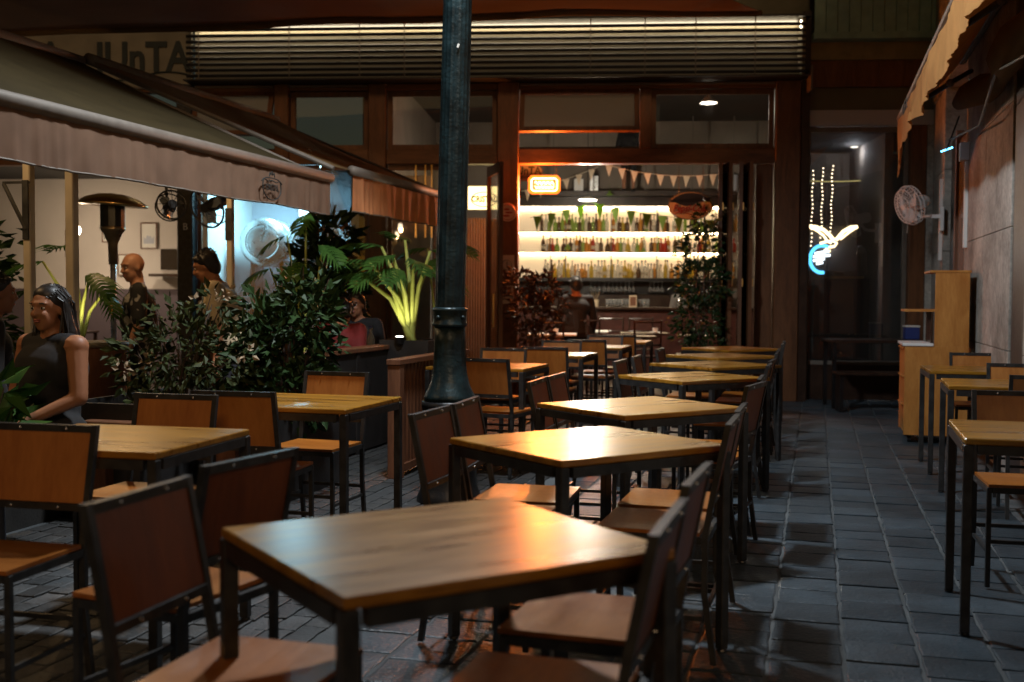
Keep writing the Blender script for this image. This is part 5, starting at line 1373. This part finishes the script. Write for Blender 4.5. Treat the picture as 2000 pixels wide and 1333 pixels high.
def person(label, loc, rz, H=1.7, seat=None, lean=0.0, hair='short', skin='skin', top='cloth_black', sleeves=1.0, bottom='denim', head=(0, 0), arms=None, apron=False, shorts=False, heavy=1.0):
    t = thing('person', label, 'person', loc, rz)
    hip = seat + .10 if seat else .52 * H
    def up(p): return Vector(p)
    RL = Matrix.Translation((0, 0, hip)) @ Matrix.Rotation(-lean, 4, 'X') @ Matrix.Translation((0, 0, -hip))
    def U(x, y, z): return RL @ Vector((x, y, hip + z))
    k = H / 1.7
    sh = .47 * k; shw = .19 * k * (heavy ** .5)
    S = {s: U(s * shw, 0, sh) for s in (-1, 1)}
    HIP = {s: Vector((s * .10 * k, 0, hip)) for s in (-1, 1)}
    if seat:
        KN = {s: Vector((s * .13 * k, .44 * k, hip - .02)) for s in (-1, 1)}; AN = {s: Vector((s * .13 * k, .40 * k, max(.08, hip - .50 * k))) for s in (-1, 1)}
    else:
        KN = {s: Vector((s * .105 * k, .02, .28 * H)) for s in (-1, 1)}; AN = {s: Vector((s * .11 * k, -.01, .06)) for s in (-1, 1)}
    if arms is None: arms = {s: (Vector((s * .25 * k, .02, -.0)) , Vector((s * .24 * k, .12, -.22 * k))) for s in (-1, 1)}
    EL = {s: U(*arms[s][0]) if False else RL @ (Vector(arms[s][0]) + Vector((0, 0, hip + sh - .28 * k))) for s in (-1, 1)}
    HD = {s: RL @ (Vector(arms[s][1]) + Vector((0, 0, hip + sh - .28 * k))) for s in (-1, 1)}
    nk = U(0, .0, sh + .05 * k); hc = nk + Vector((0, 0, 0)) + (RL.to_3x3() @ Vector((0, .03 * k, .136 * k)))
    hm = Matrix.Translation(hc) @ Matrix.Rotation(head[0], 4, 'Z') @ Matrix.Rotation(-head[1], 4, 'X')
    def h(x, y, z): return hm @ Vector((x * k, y * k, z * k))
    b = MB()
    capsule(b, U(0, 0, .05), U(0, .01, .26 * k), .125 * k * heavy, .135 * k * heavy, 14); capsule(b, U(-.07 * k, 0, sh - .12 * k), U(.07 * k, 0, sh - .12 * k), .12 * k * heavy, .12 * k * heavy, 14)
    capsule(b, S[-1], S[1], .062 * k, .062 * k); capsule(b, HIP[-1], HIP[1], .115 * k * heavy, .115 * k * heavy, 12)
    capsule(b, U(0, 0, sh), h(0, -.02, -.06), .060 * k, .054 * k)
    for s in (-1, 1): capsule(b, U(0, -.012, sh + .045 * k), S[s].lerp(S[-s], .22), .05 * k, .055 * k)
    # head
    q = MB(); q.ball((0, -.008, .03), (.074, .092, .088), 20, 14); q.ball((0, .022, -.045), (.058, .066, .066), 16, 12); q.ball((0, .055, -.092), (.026, .022, .018), 10, 8)
    capsule(q, (0, .084, .018), (0, .099, -.02), .010, .014); q.ball((-.03, .072, -.02), (.02, .018, .02)); q.ball((.03, .072, -.02), (.02, .018, .02))
    for s in (-1, 1):
        q.ball((s * .076, -.008, -.005), (.009, .018, .03), 8, 6); capsule(q, (s * .012, .084, .035), (s * .048, .07, .036), .010, .008)
    b.add([hm @ (Vector(v) * k) for v in q.v], q.f)
    for s in (-1, 1):
        capsule(b, S[s], EL[s], .052 * k * heavy, .042 * k * heavy); capsule(b, EL[s], HD[s], .042 * k, .028 * k)
        dr = (HD[s] - EL[s]).normalized(); sd = dr.cross(Vector((0, 0, 1)));
        sd = sd.normalized() if sd.length > .1 else Vector((1, 0, 0)); dn_ = sd.cross(dr)
        pc = HD[s] + dr * .05
        capsule(b, HD[s] + dr * .01 - sd * .02, HD[s] + dr * .07 - sd * .022, .018, .015); capsule(b, HD[s] + dr * .01 + sd * .015, HD[s] + dr * .07 + sd * .022, .018, .015); capsule(b, HD[s], pc + dr * .02, .022, .019)
        for f, L in ((-.033, .062), (-.011, .075), (.011, .07), (.033, .052)):
            a0 = pc + dr * .025 + sd * f; a1 = a0 + dr * L * .5 - dn_ * .008; capsule(b, a0, a1, .0095, .009, 6); capsule(b, a1, a1 + dr * L * .35 - dn_ * .025, .009, .0075, 6)
        capsule(b, HD[s] + dr * .02 - sd * .03, HD[s] + dr * .06 - sd * .058 - dn_ * .01, .011, .009, 6)
        capsule(b, HIP[s], KN[s], .085 * k * heavy, .058 * k); capsule(b, KN[s], AN[s], .056 * k, .038 * k); capsule(b, AN[s] + Vector((0, -.03, -.02)), AN[s] + Vector((0, .15, -.035)), .034, .03)
    blob('body', b, skin, t, .009, 3)
    # clothes
    e = .014; c = MB()
    capsule(c, U(0, 0, .02), U(0, .01, .26 * k), .128 * k * heavy + e, .135 * k * heavy + e, 14); capsule(c, U(-.07 * k, 0, sh - .12 * k), U(.07 * k, 0, sh - .12 * k), .12 * k * heavy + e, .12 * k * heavy + e, 14)
    capsule(c, S[-1].lerp(S[1], .12), S[-1].lerp(S[1], .88), .055 * k + e, .055 * k + e); capsule(c, HIP[-1], HIP[1], .118 * k * heavy + e, .118 * k * heavy + e, 12)
    if sleeves > 0:
        for s in (-1, 1):
            if sleeves <= 1: capsule(c, S[s], S[s].lerp(EL[s], sleeves), .056 * k * heavy + e, .046 * k * heavy + e * 1.3)
            else: capsule(c, S[s], EL[s], .056 * k * heavy + e, .046 * k + e); capsule(c, EL[s], EL[s].lerp(HD[s], sleeves - 1), .046 * k + e, .034 * k + e)
    blob('top', c, top, t, .012, 4)
    c = MB(); capsule(c, HIP[-1], HIP[1], .116 * k * heavy + .006, .116 * k * heavy + .006, 12)
    for s in (-1, 1):
        if shorts: capsule(c, HIP[s], HIP[s].lerp(KN[s], .85), .10 * k, .082 * k)
        else: capsule(c, HIP[s], KN[s], .09 * k * heavy, .068 * k); capsule(c, KN[s], KN[s].lerp(AN[s], .92), .068 * k, .055 * k)
    blob('trousers', c, bottom, t, .012, 4)
    for s in (-1, 1):
        c = MB(); capsule(c, AN[s] + Vector((0, -.035, -.022)), AN[s] + Vector((0, .155, -.035)), .042, .037); blob('shoe', c, 'cloth_black' if not shorts else 'black_plastic', t, .01, 2)
    # face
    for s in (-1, 1):
        ey = MB(); ey.ball((0, 0, 0), (.0135 * k, .006 * k, .0075 * k), 10, 8); o = ey.build('eye', 'eye_white', t); o.matrix_local = hm @ Matrix.Translation((s * .031 * k, .0755 * k, .012 * k))
        iy = MB(); iy.ball((0, .004 * k, 0), (.007 * k, .004 * k, .007 * k), 8, 6); iy.build('iris', 'eye_dark', o)
        br = MB(); capsule(br, (-.018 * k, 0, 0), (.018 * k, -.006 * k, .002), .0045 * k, .003 * k, 6); o = br.build('eyebrow', 'hair_dark', t); o.matrix_local = hm @ Matrix.Translation((s * .032 * k, .083 * k, .036 * k)) @ Matrix.Rotation(0 if s > 0 else math.pi, 4, 'Z') @ Matrix.Translation((0, 0 if s > 0 else 0, 0))
    lp_ = MB(); lp_.ball((0, 0, .004 * k), (.024 * k, .008 * k, .005 * k), 12, 6); lp_.ball((0, 0, -.005 * k), (.021 * k, .009 * k, .006 * k), 12, 6); o = lp_.build('mouth', 'lip', t); o.matrix_local = hm @ Matrix.Translation((0, .084 * k, -.052 * k))
    if hair != 'bald':
        g_ = MB(); g_.ball((0, -.022, .05), (.085, .092, .082), 20, 12); g_.ball((0, -.055, .0), (.08, .06, .085), 16, 10)
        if hair == 'short': capsule(g_, (-.045, .05, .085), (.045, .05, .088), .02, .022)
        else: g_.ball((0, -.006, .07), (.078, .076, .062), 16, 10)
        for s in (-1, 1): capsule(g_, (s * .074, -.01, .05), (s * .076, -.025, -.01), .02, .014)
        if hair == 'long':
            for s in (-1, 1): capsule(g_, (s * .07, -.03, .03), (s * .088, -.05, -.12), .032, .036); capsule(g_, (s * .088, -.05, -.12), (s * .075, -.075, -.33), .04, .028)
            capsule(g_, (0, -.085, .0), (0, -.10, -.3), .06, .05)
        elif hair == 'bun':
            g_.ball((0, -.115, .06), .045); capsule(g_, (-.05, -.06, -.05), (.05, -.06, -.05), .035, .035)
        g_.v = [tuple(hm @ (Vector(v) * k)) for v in g_.v]
        hb = blob('hair', g_, 'hair_dark', t, .010, 3)
        rg = random.Random(len(label)); sb_ = MB()
        for q_ in range(170 if hair == 'long' else 150):
            az = rg.uniform(.35, 2 * math.pi - .35) + math.pi / 2; el = rg.uniform(.15, 1.45)
            c0 = Vector((.088 * math.cos(az) * math.cos(el), -.024 + .095 * math.sin(az) * math.cos(el), .05 + .086 * math.sin(el)))
            if hair == 'long':
                sx = (1 if c0.x > 0 else -1)
                p1_ = Vector((sx * rg.uniform(.075, .098), rg.uniform(-.10, .0), rg.uniform(-.04, .0))) if abs(c0.x) > .02 else Vector((rg.uniform(-.05, .05), -.125, 0))
                p2_ = p1_ + Vector((rg.uniform(-.012, .028) * sx, rg.uniform(-.03, .02), rg.uniform(-.16, -.1))); p3_ = p2_ + Vector((rg.uniform(-.03, .02) * sx, rg.uniform(-.03, .02), rg.uniform(-.24, -.12)))
                pp = [c0, c0.lerp(p1_, .5) + Vector((sx * .012, -.006, .012)), p1_, p2_, p3_]; rr_ = [.004, .005, .006, .006, .002]
            else:
                d_ = (c0 - Vector((0, -.02, .03))).normalized(); tg = Vector((rg.uniform(-1, 1), rg.uniform(-1, 1), rg.uniform(-.6, .4)))
                pp = [c0, c0 + d_ * .006 + tg * .008, c0 + d_ * .009 + tg * .022]; rr_ = [.004, .0035, .0015]
            sb_.tube([hm @ (v * k) for v in pp], [x * k for x in rr_], 4)
        tag(sb_.build('hair_strands', 'hair_dark', t), kind='stuff')
    return t
V = Vector
person('seated woman with long dark hair in a sleeveless black top', (-2.36, 5.72, .0), R(148), 1.66, .46, -.05, 'long', 'skin', 'cloth_black', 0, 'denim', (R(12), .05), {-1: (V((-.25, .02, .02)), V((-.12, .22, -.10))), 1: (V((.25, .02, .02)), V((.06, .24, -.13)))}, heavy=1.1)
person('dim person at the very left edge behind the seated woman', (-2.98, 6.3, .06), R(-60), 1.66, .48, .1, 'short', 'skin', 'cloth_black', 1.6)
person('bald man in a dark patterned shirt standing by the heater', (-2.90, 8.80, 0), R(110), 1.64, None, .05, 'bald', 'skin_pale', 'cloth_print', .8, 'denim', (R(25), .15))
person('dark haired man in a pale shirt bending over a table', (-2.10, 8.55, 0), R(95), 1.68, None, .30, 'short', 'skin', 'cloth_cream', .8, 'denim', (0, .35))
person('person in dark red seen from behind beside the shrub', (-1.56, 9.62, 0), R(-20), 1.6, .46, .38, 'bun', 'skin', 'cloth_red', 1.9, 'denim', (.3, .5), heavy=1.15)
person('person in a black jacket seated facing out by the uplit plant', (-1.42, 10.42, 0), R(165), 1.62, .46, .06, 'bun', 'skin', 'cloth_black', 1.95, 'denim', (0, .05))
person('dark clad guest with back turned sitting inside the entrance', FR(.78, 2.0, 0), R(8), 1.72, .66, .1, 'short', 'skin', 'cloth_black', 1.9, 'denim', (.2, .1))
person('bartender in a grey shirt leaning over the counter', FR(2.62, 5.05, 0), R(160), 1.66, None, .55, 'short', 'skin', 'cloth_grey', .9, 'cloth_black', (0, .4), {-1: (V((-.25, .15, .0)), V((-.2, .38, -.02))), 1: (V((.25, .15, .0)), V((.2, .38, -.02)))})
person('figure in dark shorts and sneakers standing on the ledge above the shelves', FR(1.62, 5.82, 3.08), R(170), 1.28, None, 0, 'short', 'skin', 'cloth_black', .9, 'cloth_black', shorts=True)
# table and glass of the seated pair, small things
pt2 = thing('terrace_table', 'dark table between the red dressed person and the facing one', 'table', (-1.47, 10.02, 0), LANE)
MB().bbox(-.32, .32, -.26, .26, .72, .745, .005).build('table_top', 'dark_wood', pt2); MB().lathe([(.025, .02), (.025, .72)], 10).build('column', 'black_iron', pt2); MB().lathe([(.2, .013), (.2, .02), (.03, .05)], 14).build('base', 'black_iron', pt2)
wb_ = thing('water_bottle', 'clear water bottle on the dark terrace table', 'bottle', (-1.25, 9.95, .7455)); MB().lathe([(.03, 0), (.034, .01), (.034, .15), (.014, .2), (.014, .24)], 12).build('glass_body', 'glassware', wb_, smooth=True); MB().lathe([(.016, .24), (.016, .26)], 8).build('cap', 'plastic_blue', wb_)
